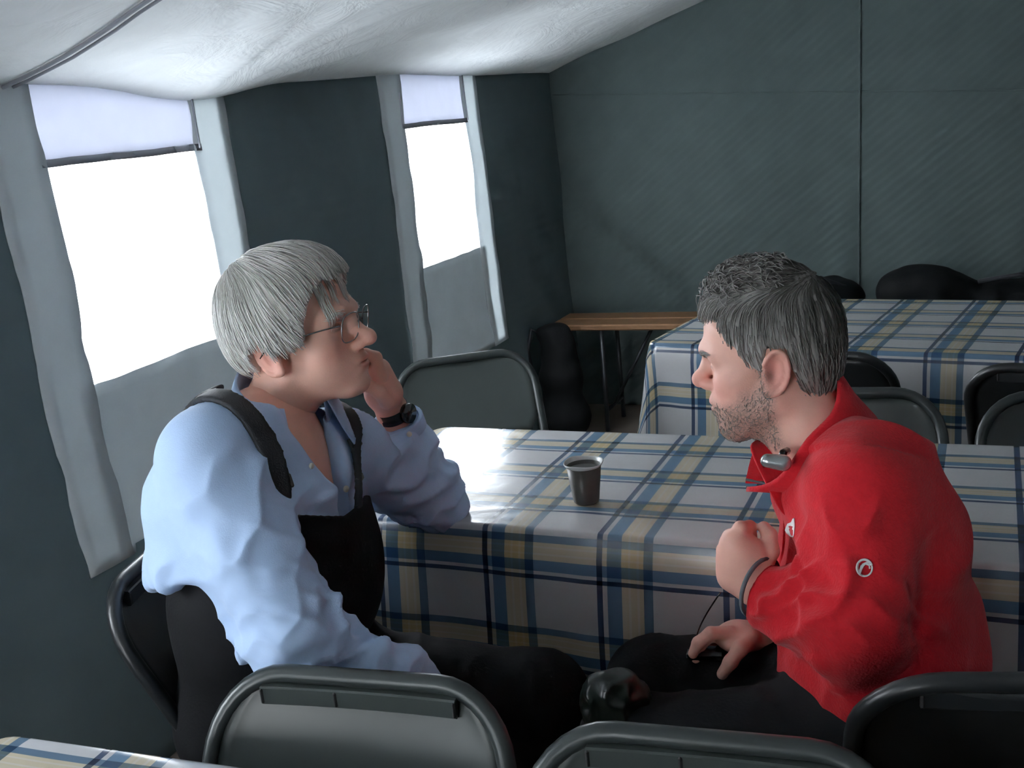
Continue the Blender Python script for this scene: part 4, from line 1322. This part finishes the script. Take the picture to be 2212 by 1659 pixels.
# ================================================================== THE MAN IN THE RED FLEECE
def build_red():
    A = head_frame(.38, .13, .02, True); S = 1.03
    O = P(1656, 807, 1.585) - A[1] * .079
    toW = lambda V: O + S * (V @ A)
    toL = lambda p: A @ (np.array(p) - O) / S
    SLs, SRs = P(1862, 1065, 1.53), P(1775, 1060, 1.84)
    left = unit((SLs - SRs) * [1, 1, 0]); fwd = V3(left[1], -left[0], 0); up = V3(0, 0, 1)
    NB = P(1752, 942, 1.665)
    CH, BE, PE = P(1870, 1160, 1.675), P(1905, 1370, 1.665), V3(-.155, 1.525, .57)
    spine = unit(CH - BE)
    T = np.array([unit(fwd - spine * np.dot(fwd, spine)), left, spine])
    T0 = np.array([fwd, left, up])
    EL, WL = P(1852, 1365, 1.475), P(1628, 1262, 1.60)
    ER, WR = P(1800, 1390, 1.86), P(1660, 1372, 1.735)
    HL_, HR_ = PE + left * .09, PE - left * .09
    KL, KR = V3(-.500, 1.375, .545), V3(-.515, 1.555, .545)
    AL, AR = V3(-.43, 1.345, .09), V3(-.44, 1.545, .09)
    hf = head_field(toL(NB), (.056, .062), nose=.98, jaw=.97, ear=1.12)
    Vh, Fh = hf.mesh(.0026); Vh = relax(Vh, Fh, 1)
    red, brd, drk = face_masks(Vh, .75)
    b = Field()
    b.ell(CH, (.105, .155, .18), .06, A=T); b.ell(BE, (.105, .15, .16), .06, A=T); b.ell(PE, (.11, .15, .10), .06, A=T0)
    b.cone(NB, CH, .05, .08, .05); b.cone(NB - up * .07, SRs, .035, .045, .03); b.cone(NB - up * .07, SLs, .035, .045, .03)
    for s_, e_, w_ in ((SRs, ER, WR), (SLs, EL, WL)):
        b.cone(s_, e_, .048, .038, .03); b.cone(e_, w_, .036, .026, .02)
    for h_, k_, a_ in ((HR_, KR, AR), (HL_, KL, AL)):
        b.cone(h_, k_, .075, .052, .04); b.cone(k_, a_, .05, .036, .03)
    Vb, Fb = b.mesh(.010); Vb = relax(Vb, Fb, 1)
    hands = []
    # left fist in front of the chest
    f = Field()
    f.cone(P(1655, 1285, 1.59), WL, .027, .026, .02); f.cone(WL, P(1612, 1215, 1.61), .027, .030, .02)
    f.ell(P(1608, 1205, 1.605), (.036, .026, .034), .02)
    f.cone(P(1590, 1175, 1.60), P(1580, 1245, 1.61), .024, .022, .018)
    f.chain([P(1592, 1176, 1.592), P(1600, 1142, 1.596), P(1619, 1138, 1.618), P(1624, 1165, 1.640)], [.0125, .0115, .0100, .009], .004)
    f.chain([P(1578, 1185, 1.60), P(1578, 1160, 1.615), P(1608, 1163, 1.645), P(1622, 1185, 1.65)], [.0125, .0115, .0100, .009], .005)
    f.chain([P(1568, 1208, 1.605), P(1564, 1188, 1.625), P(1592, 1188, 1.655), P(1612, 1205, 1.655)], [.012, .0110, .0098, .009], .005)
    f.chain([P(1566, 1234, 1.61), P(1562, 1215, 1.63), P(1586, 1215, 1.655), P(1606, 1226, 1.655)], [.011, .0100, .009, .008], .005)
    f.chain([P(1645, 1225, 1.60), P(1664, 1190, 1.598), P(1662, 1156, 1.604), P(1650, 1138, 1.612)], [.017, .0130, .0112, .009], .006)
    hands.append(f)
    # right hand with the recorder
    f = Field()
    f.cone(P(1700, 1370, 1.755), WR, .028, .025, .02); f.cone(WR, P(1600, 1374, 1.722), .026, .029, .02, flat=(up, .75))
    f.ell(P(1590, 1376, 1.72), (.034, .030, .019), .02)
    f.chain([P(1575, 1366, 1.705), P(1535, 1368, 1.70), P(1508, 1388, 1.70), P(1497, 1412, 1.705)], [.0115, .0105, .0095, .0082], .004)
    f.chain([P(1572, 1368, 1.728), P(1530, 1375, 1.725), P(1508, 1400, 1.725), P(1503, 1422, 1.725)], [.0115, .0105, .0095, .0082], .004)
    f.chain([P(1575, 1374, 1.75), P(1540, 1384, 1.75), P(1520, 1408, 1.748), P(1518, 1428, 1.745)], [.011, .010, .009, .008], .004)
    f.chain([P(1584, 1382, 1.768), P(1556, 1394, 1.77), P(1542, 1414, 1.768), P(1540, 1430, 1.762)], [.010, .009, .008, .0072], .004)
    f.chain([P(1622, 1378, 1.70), P(1600, 1400, 1.685), P(1578, 1430, 1.682), P(1560, 1456, 1.688)], [.015, .012, .0108, .009], .006)
    hands.append(f)
    parts = [(toW(Vh), Fh), (Vb, Fb)]
    for f in hands:
        v, fc = f.mesh(.0026); parts.append((relax(v, fc, 1), fc))
    V, F = join(parts)
    root = mesh_obj('person', V, F, M['skinR'])
    nv = len(V) - len(Vh)
    vattr(root, 'red', np.concatenate([red, np.full(nv, .12)])); vattr(root, 'beard', np.concatenate([brd, np.zeros(nv)])); vattr(root, 'dark', np.concatenate([drk, np.zeros(nv)]))
    tag(root, 'seated grey-haired bearded person in a red fleece, leaning forward with a raised fist', 'person')

    # ---- fleece
    s = Field()
    s.ell(CH, (.128, .170, .190), .05, A=T); s.ell(mid(CH, BE), (.130, .170, .17), .06, A=T); s.ell(BE, (.130, .172, .16), .05, A=T)
    s.ell(PE + up * .10 + fwd * .0, (.140, .180, .11), .05, A=T0)
    s.ell(mid(CH, NB, .45) - fwd * .030, (.080, .135, .080), .06, A=T)
    s.cone(NB - up * .070 - fwd * .04, SRs, .050, .062, .05); s.cone(NB - up * .070 - fwd * .04, SLs, .050, .062, .05)
    for s_, e_, w_, r in ((SLs, EL, WL, (.076, .068, .062, .046)), (SRs, ER, WR, (.078, .070, .062, .046))):
        s.cone(s_, e_, r[0], r[1], .024, bulge=.003); s.cone(e_, w_, r[2], r[3], .028, bulge=.006)
    # stand collar around the neck, open in front
    nA = unit(toW(np.array([(-.022, 0, -.045)]))[0] - NB)
    cu = unit(unit(fwd) * .62 + up * .78)
    cf = unit(fwd - cu * np.dot(fwd, cu)); cl = np.cross(cu, cf)
    def neck_q(p):
        q = p - NB
        return q @ cf, q @ cl, q @ cu
    def neck_hole(p):
        x, y, z = neck_q(p)
        r = np.sqrt((x * .92) ** 2 + y ** 2) - .064
        return np.maximum(r, -(z + .03))
    s.custom(neck_hole, NB - .2, NB + .2, .010, 's')
    def vopen(p):
        x, y, z = neck_q(p)
        wid = np.clip((z + .13) / .15, 0, 1) * .035
        return np.maximum(np.maximum(np.abs(y) - wid, .02 - x), -(z + .13))
    s.custom(vopen, NB - .25, NB + .2, .008, 's')
    for e_, w_ in ((EL, WL), (ER, WR)):
        ax = unit(w_ - e_)
        s.custom(lambda p, w_=w_, ax=ax: np.maximum(-((p - (w_ - ax * .012)) @ ax), np.linalg.norm(p - w_, axis=1) - .09), w_ - .1, w_ + .1, .004, 's')
    s.custom(lambda p: np.maximum(p[:, 2] - (.585 - .15 * ((p - PE) @ fwd)), np.linalg.norm(p - PE, axis=1) - .45), PE - .45, PE + .3, .008, 's')
    segs = [(SLs, EL, .12, .012, 8, .7, .2, 1.0, 2.3), (SLs, EL, .12, .010, 18, .9, .6, 1.05, 5.3), (EL, WL, .115, .019, 13, .6, .0, .8, 1.1), (SRs, ER, .11, .008, 12, .5, .2, 1, 3.7), (ER, WR, .10, .010, 16, .5, 0, .7, .4)]
    def trunk(Vx):
        q = (Vx - CH) @ T0.T
        t, r, th = seg_param(Vx, SLs, EL)
        away = sstep(.09, .14, np.where((t > -.3) & (t < 1.2), r, 9))
        n = vnoise(np.stack([q[:, 0] * 5 + q[:, 2] * 6, q[:, 1] * 6, q[:, 2] * 8 - q[:, 0] * 7], 1))
        n2 = vnoise(np.stack([q[:, 0] * 5, q[:, 1] * 5 + 3, q[:, 2] * 16 + q[:, 0] * 9], 1))
        low = sstep(-.05, -.3, q[:, 2])
        return (.25 + .75 * away) * (.010 * (1 - np.abs(n) * 2.4) + .012 * low * (1 - np.abs(n2) * 2.4))
    Vs, Fs = cloth_mesh(s, .0048, segs, trunk, 1)
    o = mesh_obj('fleece_pullover', Vs, Fs, M['fleece'], root); o['label'] = 'red fleece pullover with an open zip collar'
    V = []; Fq = []; n = 45
    for k in range(n):
        ph_ = math.radians(-164 + 328 * k / (n - 1))
        rad = -cf * math.cos(ph_) * 1.06 + cl * math.sin(ph_)
        fr = (1 - math.cos(ph_)) / 2
        tip = max(0, fr - .55) / .45
        base = NB - cu * (.030 + .030 * fr) + cf * .006 * fr
        hh = .078 + .005 * math.sin(5 * ph_) - .012 * fr
        fl = .010 + .010 * tip
        V += [base + rad * .070, base + rad * (.072 + fl * .3) + cu * hh * .5, base + rad * (.074 + fl) + cu * hh * .95 + cf * .02 * tip, base + rad * (.078 + fl) + cu * (hh + .002) + cf * .02 * tip,
              base + rad * (.083 + fl) + cu * hh * .95 + cf * .02 * tip, base + rad * (.084 + fl * .4) + cu * hh * .5, base + rad * (.088 + .004 * tip) - cu * .012]
    for k in range(n - 1):
        for j in range(6): Fq.append((k * 7 + j, (k + 1) * 7 + j, (k + 1) * 7 + j + 1, k * 7 + j + 1))
    o = mesh_obj('collar', V, Fq, M['fleece'], root); md = o.modifiers.new('t', 'SOLIDIFY'); md.thickness = .003
    for sgn in (-1, 1):
        m = MB(); kk = 0 if sgn < 0 else n - 1
        pts = [V[kk * 7 + 3], V[kk * 7 + 5], V[kk * 7 + 6]]
        m.tube(pts, .0022, 6); m.build('zip_edge', M['fleece_trim'], root)
    fp = [P(1612, 957, 1.655), P(1640, 950, 1.68), P(1665, 965, 1.665), P(1636, 1010, 1.645), P(1668, 1000, 1.655), P(1700, 1000, 1.65), P(1662, 1062, 1.635), P(1690, 1060, 1.64), P(1715, 1060, 1.65), P(1686, 1112, 1.63), P(1704, 1118, 1.635), P(1722, 1120, 1.65)]
    o = mesh_obj('zip_flap', fp, [(0, 1, 4, 3), (1, 2, 5, 4), (3, 4, 7, 6), (4, 5, 8, 7), (6, 7, 10, 9), (7, 8, 11, 10)], M['fleece'], root)
    md = o.modifiers.new('s', 'SUBSURF'); md.levels = 2; md.render_levels = 2; md = o.modifiers.new('t', 'SOLIDIFY'); md.thickness = .004
    for e_, w_ in ((EL, WL), (ER, WR)):
        ax = unit(w_ - e_); A2 = frame(ax, (.2, .3, 1)); m = MB()
        c = w_ - ax * .012
        m.tube([c + .0455 * (math.cos(a) * A2[1] + math.sin(a) * A2[2]) for a in np.linspace(0, 2 * math.pi, 32, endpoint=False)], .0034, 8, closed=True)
        m.build('cuff_binding', M['fleece_trim'], root)
    # ---- embroidered marks, laid on the cloth
    tree = [[]]
    from mathutils.bvhtree import BVHTree
    bvh = BVHTree.FromPolygons([tuple(v) for v in Vs], [tuple(int(i) for i in q) for q in Fs])
    camp = Vector((0, 0, CAM_H))
    def onto(px, py, off=.0012):
        d = Vector(P(px, py, 1.0)) - camp; d.normalize()
        hit = bvh.ray_cast(camp, d)
        if hit[0] is None: return None
        return np.array(hit[0]) + np.array(hit[1]) * off * (1 if hit[1].dot(d) < 0 else -1)
    def ribbon(name, polys, th):
        """thin raised stitching: each poly is a list of (left, right) pixel pairs"""
        V = []; Fq = []
        for poly in polys:
            ids = []
            for (l, r) in poly:
                a, b_ = onto(*l), onto(*r)
                if a is None or b_ is None: continue
                ids.append((len(V), len(V) + 1)); V += [a, b_]
            for (a, b_), (c, d) in zip(ids[:-1], ids[1:]): Fq.append((a, b_, d, c))
        if not Fq: return
        o = mesh_obj(name, V, Fq, M['white_print'], root); md = o.modifiers.new('t', 'SOLIDIFY'); md.thickness = th; md.offset = 1 if False else 0
    cx, cy, rx, ry = 1867, 1227, 17, 17.5
    def arc(a0, a1, w0, w1, nn, sx=1, sy=1):
        out = []
        for k in range(nn + 1):
            t = k / nn; a = math.radians(a0 + (a1 - a0) * t); w = w0 + (w1 - w0) * t
            out.append(((cx + (rx - w) * sx * math.cos(a), cy - (ry - w) * sy * math.sin(a)), (cx + (rx + w) * sx * math.cos(a), cy - (ry + w) * sy * math.sin(a))))
        return out
    ribbon('sleeve_emblem', [arc(20, 250, 2.6, 2.1, 22), arc(250, 378, 2.1, 1.6, 14),
                             [((1853, 1238), (1857, 1241)), ((1858, 1222), (1863, 1225)), ((1868, 1215), (1869, 1220)), ((1878, 1217), (1876, 1222)), ((1881, 1228), (1877, 1229))],
                             [((1854, 1232), (1857, 1236)), ((1862, 1218), (1866, 1222)), ((1873, 1213), (1874, 1217)), ((1884, 1219), (1880, 1222))]], .0012)
    ribbon('chest_emblem', [[((1697 - q * .55 - 6 * max(0, abs(q - 8) - 6) / 8, 1120 + q * 2.6), (1703, 1120 + q * 2.5)) for q in range(0, 17)] and
                            [((1714, 1121), (1717, 1119)), ((1711, 1128), (1717.5, 1127)), ((1703, 1131), (1718, 1131)), ((1700, 1138), (1718, 1138)), ((1698, 1145), (1717, 1146)), ((1701, 1152), (1716, 1154)), ((1709, 1158), (1715, 1160))]], .0012)
    # ---- trousers and shoes
    tr = Field()
    tr.ell(PE + up * .03, (.135, .180, .13), .06, A=T0)
    for h_, k_, a_ in ((HR_, KR, AR), (HL_, KL, AL)):
        tr.cone(h_, k_, .092, .072, .06); tr.cone(k_, a_, .070, .058, .04)
    tsegs = [(HR_, KR, .14, .005, 12, .5, .0, 1, .7), (HL_, KL, .14, .005, 12, .5, .0, 1, 1.9), (KR, AR, .12, .005, 14, .4, 0, 1, 2.5), (KL, AL, .12, .005, 14, .4, 0, 1, 3.3)]
    Vt, Ft = cloth_mesh(tr, .0075, tsegs)
    mesh_obj('trousers', Vt, Ft, M['bib'], root)['label'] = 'black trousers'
    for a_ in (AR, AL):
        f = Field(); d = unit(fwd)
        f.ell(a_ - up * .02, (.048, .045, .06), .03, A=T0); f.cone(a_ + d * .03 - up * .048, a_ + d * .15 - up * .056, .04, .033, .03, flat=(up, .85)); f.cone(a_ - up * .05, a_ - d * .03 - up * .05, .038, .038, .03)
        v, fc = f.mesh(.007); v[:, 2] = np.maximum(v[:, 2], .004); mesh_obj('shoe', relax(v, fc, 1), fc, M['rubber'], root)
    # ---- hair
    hc = Field()
    hc.ell((-.008, 0, .055), (.099, .083, .089), .03); hc.ell((.038, 0, .082), (.055, .062, .050), .04); hc.ell((-.049, 0, -.005), (.045, .062, .060), .04)
    hc.ell((.008, 0, .122), (.055, .045, .026), .03)
    def face_cut(p):
        x, y, z = p[:, 0], np.abs(p[:, 1]), p[:, 2]
        n = .006 * vnoise(p * 60)
        line = np.interp(x, [-.14, -.085, -.050, -.040, -.034, -.004, .008, .024, .030, .040, .056, .062, .10, .14], [-.060, -.070, -.062, -.040, .034, .034, .000, -.004, .012, .040, .056, .084, .088, .090])
        return z - (line + n)
    hc.custom(face_cut, (-.2, -.2, -.2), (.2, .2, .12), .006, 's')
    Vc, Fc = largest(*hc.mesh(.0032)); Vc = relax(Vc, Fc, 1); nn = vnormals(Vc, Fc)
    az = np.arctan2(Vc[:, 1], Vc[:, 0] + .05)
    Vc = Vc + nn * (.0025 * vnoise(np.stack([az * 18, Vc[:, 2] * 14, Vc[:, 0] * 14], 1)))[:, None]
    hco = Field(); hco.p = [q for q in hc.p if q[4] == 'u']
    crown = V3(-.062, .01, .125)
    def flow(p, r):
        d = p - crown; d = d / (np.linalg.norm(d, axis=1, keepdims=True) + 1e-6)
        top = sstep(.08, .13, p[:, 2])[:, None]
        return d * .9 + np.array([0, 0, -1.0]) * .7 * (1 - top) + top * np.array([.55, .35, .45]) + np.array([-.35, 0, 0]) * (1 - top)
    lenf = lambda p: .024 + .022 * sstep(.05, .12, p[:, 2])
    Vq, Fq, sh = strands(hco, Vc, flow, 3400, lenf, .0008, (-.001, .004), 31, 7, (0, 1.0), face_cut, (-.002, .003))
    ns = len(Vq) // 24
    P0 = Vq.reshape(ns, -1, 3)[:, 0]
    grey = np.clip(.30 + .5 * sstep(.10, .0, P0[:, 2]) * sstep(-.09, .0, P0[:, 0]) + .15 * sstep(.0, .06, P0[:, 0]) + .25 * (rng.random(ns) - .5) - .35 * sstep(-.02, -.09, P0[:, 0]) * sstep(.0, .06, P0[:, 2]), 0, 1)
    sh = np.repeat(grey, 24)
    tuft = Vc[(Vc[:, 2] > .115) & (Vc[:, 0] > -.04)]
    hs = strands(hco, tuft, lambda p, r: np.array([[.55, .1, .6]]) + .45 * r, 520, lambda p: np.full(len(p), .030), .0009, (.003, .014), 33, 7, (.1, .55))
    capsh = np.clip(.22 + .4 * sstep(.10, .0, Vc[:, 2]) * sstep(-.09, .0, Vc[:, 0]) + .2 * vnoise(np.stack([az * 18, Vc[:, 2] * 14, Vc[:, 0] * 14], 1)), 0, 1)
    Va, Fa = join([(Vc, Fc), (Vq, Fq), (hs[0], hs[1])])
    ho = mesh_obj('hair', toW(Va), Fa, M['hairR'], root); ho['label'] = 'short tousled grey hair'
    vattr(ho, 'shade', np.concatenate([capsh, sh, hs[2]]))
    eb = []
    for sgn in (-1, 1):
        base = np.array([[.098 - .011 * abs(q), sgn * (.030 + .016 * q), .036 - .004 * abs(q)] for q in np.linspace(-1, 1, 14)])
        v, fq, s_ = strands(hf, base, lambda p, r: np.array([[.1, sgn * .9, .2]]) + 0 * p, 70, lambda p: np.full(len(p), .012), .0006, (.0005, .002), 21, 4, (.2, .7))
        eb.append((v, fq))
    bv = Vh[(brd > .45)]
    v, fq, s_ = strands(hf, bv, lambda p, r: np.array([[.5, 0, -1.0]]) + .5 * r, 1500, lambda p: np.full(len(p), .007), .00045, (.0, .002), 22, 3, (.1, .8))
    be_ = mesh_obj('stubble', toW(v), fq, M['hairR'], root); vattr(be_, 'shade', s_); be_['kind'] = 'stuff'
    v, fq = join(eb); e = mesh_obj('eyebrows', toW(v), fq, M['hairR'], root); vattr(e, 'shade', np.full(len(v), .45)); e['kind'] = 'stuff'

    # ---- things he wears and holds
    mc = empty('clip_microphone'); tag(mc, 'grey oval clip-on microphone on the collar of the red fleece', 'microphone')
    f = Field(); a_, b_ = P(1658, 995, 1.575), P(1692, 1000, 1.570)
    f.cone(a_, b_, .0105, .0125, .01)
    v, fc = f.mesh(.0022); mesh_obj('body', v, fc, M['chrome'], mc)
    m = MB(); m.tube([P(1688, 990, 1.588), P(1692, 978, 1.594), P(1700, 974, 1.61)], .006, 8); m.build('clip', M['gadget'], mc)
    rec = empty('pocket_recorder'); tag(rec, 'small black recorder held in the lower hand of the man in red', 'recorder')
    c = P(1528, 1412, 1.725); d1 = unit(P(1575, 1412, 1.72) - P(1490, 1412, 1.74)); A2 = frame(d1, up)
    m = MB(); m.box(c, (.060, .030, .017), A2.T, bev=.005); m.build('body', M['gadget'], rec, False)
    m = MB(); e_ = c - d1 * .031; m.box(e_, (.004, .018, .008), A2.T, bev=.001); m.build('end_cap', M['chrome'], rec, False)
    m = MB(); p0 = c - d1 * .02 + up * .01
    p3 = P(1556, 1280, 1.63)
    pts = [p0 + (p3 - p0) * t + unit(V3(-.6, 0, -.4)) * .012 * math.sin(math.pi * t) for t in np.linspace(0, 1, 14)]
    m.tube(pts, .0013, 6)
    tag(m.build('earphone_cord', M['gadget']), 'thin black cord from the recorder up to the raised fist', 'cord')
build_red()

# ================================================================== SMALL THINGS
cp = empty('plastic_cup', tuple(at_z(1267, 1083, TZ + .001))); tag(cp, 'brown plastic cup with a pale rim on the checked cloth', 'cup')
m = MB(); m.lathe([(.0, .0), (.0225, .0), (.0245, .002), (.0255, .006), (.0335, .074), (.0320, .074), (.024, .006), (.0, .004)], n=40); m.build('body', M['cup'], cp)
m = MB(); m.lathe([(.0337, .0735), (.0356, .0755), (.0378, .0785), (.0386, .080), (.0376, .0815), (.0355, .080), (.0326, .0735)], n=40)
q = []
for (x, y, z) in m.v:      # crimped lip
    a = math.atan2(y, x); q.append((x, y, z + (.0015 * math.sin(3 * a) if z > .075 else 0)))
m.v = q; m.build('rim', M['cup_rim'], cp)
m = MB(); m.lathe([(.0, .0665), (.0322, .0665)], n=40); m.build('drink', M['coffee'], cp)

def bag(name, label, lumps, straps, m_=None, h=.008, zfloor=None):
    f = Field()
    for c, r in lumps: f.ell(c, r, .05)
    v, fc = f.mesh(h); v = relax(v, fc, 1)
    n = vnormals(v, fc); v = v + n * (.008 * vnoise(v * 16))[:, None]
    if zfloor is not None: v[:, 2] = np.maximum(v[:, 2], zfloor)
    zmin = v[:, 2].min()
    root = empty(name, (float(v[:, 0].mean()), float(v[:, 1].mean()), float(zmin)))
    tag(root, label, 'bag', 'black bags')
    inv = Matrix.Translation(-root.location)
    o = mesh_obj('body', v, fc, m_ or M['bag'], root); o.matrix_parent_inverse = inv
    for s_ in straps:
        t = MB(); t.tube(s_, .010, 6); o = t.build('strap', M['strap'], root); o.matrix_parent_inverse = inv
    return root
BZ = .519
bag('black_bag', 'low black bag lying on the bench behind the grey-haired head', [((-.66, 4.70, BZ + .075), (.17, .13, .075)), ((-.62, 4.72, BZ + .11), (.10, .09, .05))], [[(-.75, 4.66, BZ + .14), (-.66, 4.62, BZ + .18), (-.56, 4.66, BZ + .13)]], zfloor=BZ + .001)
bag('black_duffel', 'long black duffel bag on the bench behind the rear table', [((-.25, 4.70, BZ + .10), (.20, .13, .10)), ((.15, 4.71, BZ + .07), (.34, .12, .07)), ((-.30, 4.68, BZ + .14), (.12, .09, .055)), ((.62, 4.70, BZ + .085), (.30, .12, .085))], [[(-.05, 4.62, BZ + .15), (.1, 4.58, BZ + .18), (.3, 4.60, BZ + .12)]], zfloor=BZ + .001)
c0 = at_y(1062, 735, 4.45)
bag('shoulder_bag', 'small dark bag standing by the tent corner below the far window', [((-1.80, 4.42, .30), (.10, .09, .13)), ((-1.80, 4.42, .12), (.12, .10, .12)), ((-1.80, 4.42, .43), (.085, .075, .12)), ((-1.83, 4.42, .52), (.07, .05, .03))],
    [[(-1.86, 4.40, .50), (-1.91, 4.38, .54), (-1.93, 4.36, .44), (-1.90, 4.36, .2)]], zfloor=.002)
# glossy bundle by the knee
f = Field(); k0 = P(1312, 1512, 1.62)
f.ell(k0, (.034, .028, .040), .03); f.ell(k0 + V3(.02, .02, -.01), (.036, .03, .038), .04); f.ell(k0 + V3(.0, .02, -.05), (.036, .03, .045), .04)
v, fc = f.mesh(.004); n = vnormals(v, fc); v = v + n * (.007 * (1 - 2 * np.abs(vnoise(v * 40))))[:, None]
o = mesh_obj('plastic_bundle', v, fc, M['bundle']); tag(o, 'dark green glossy plastic bundle by the knee of the man in red', 'bundle')
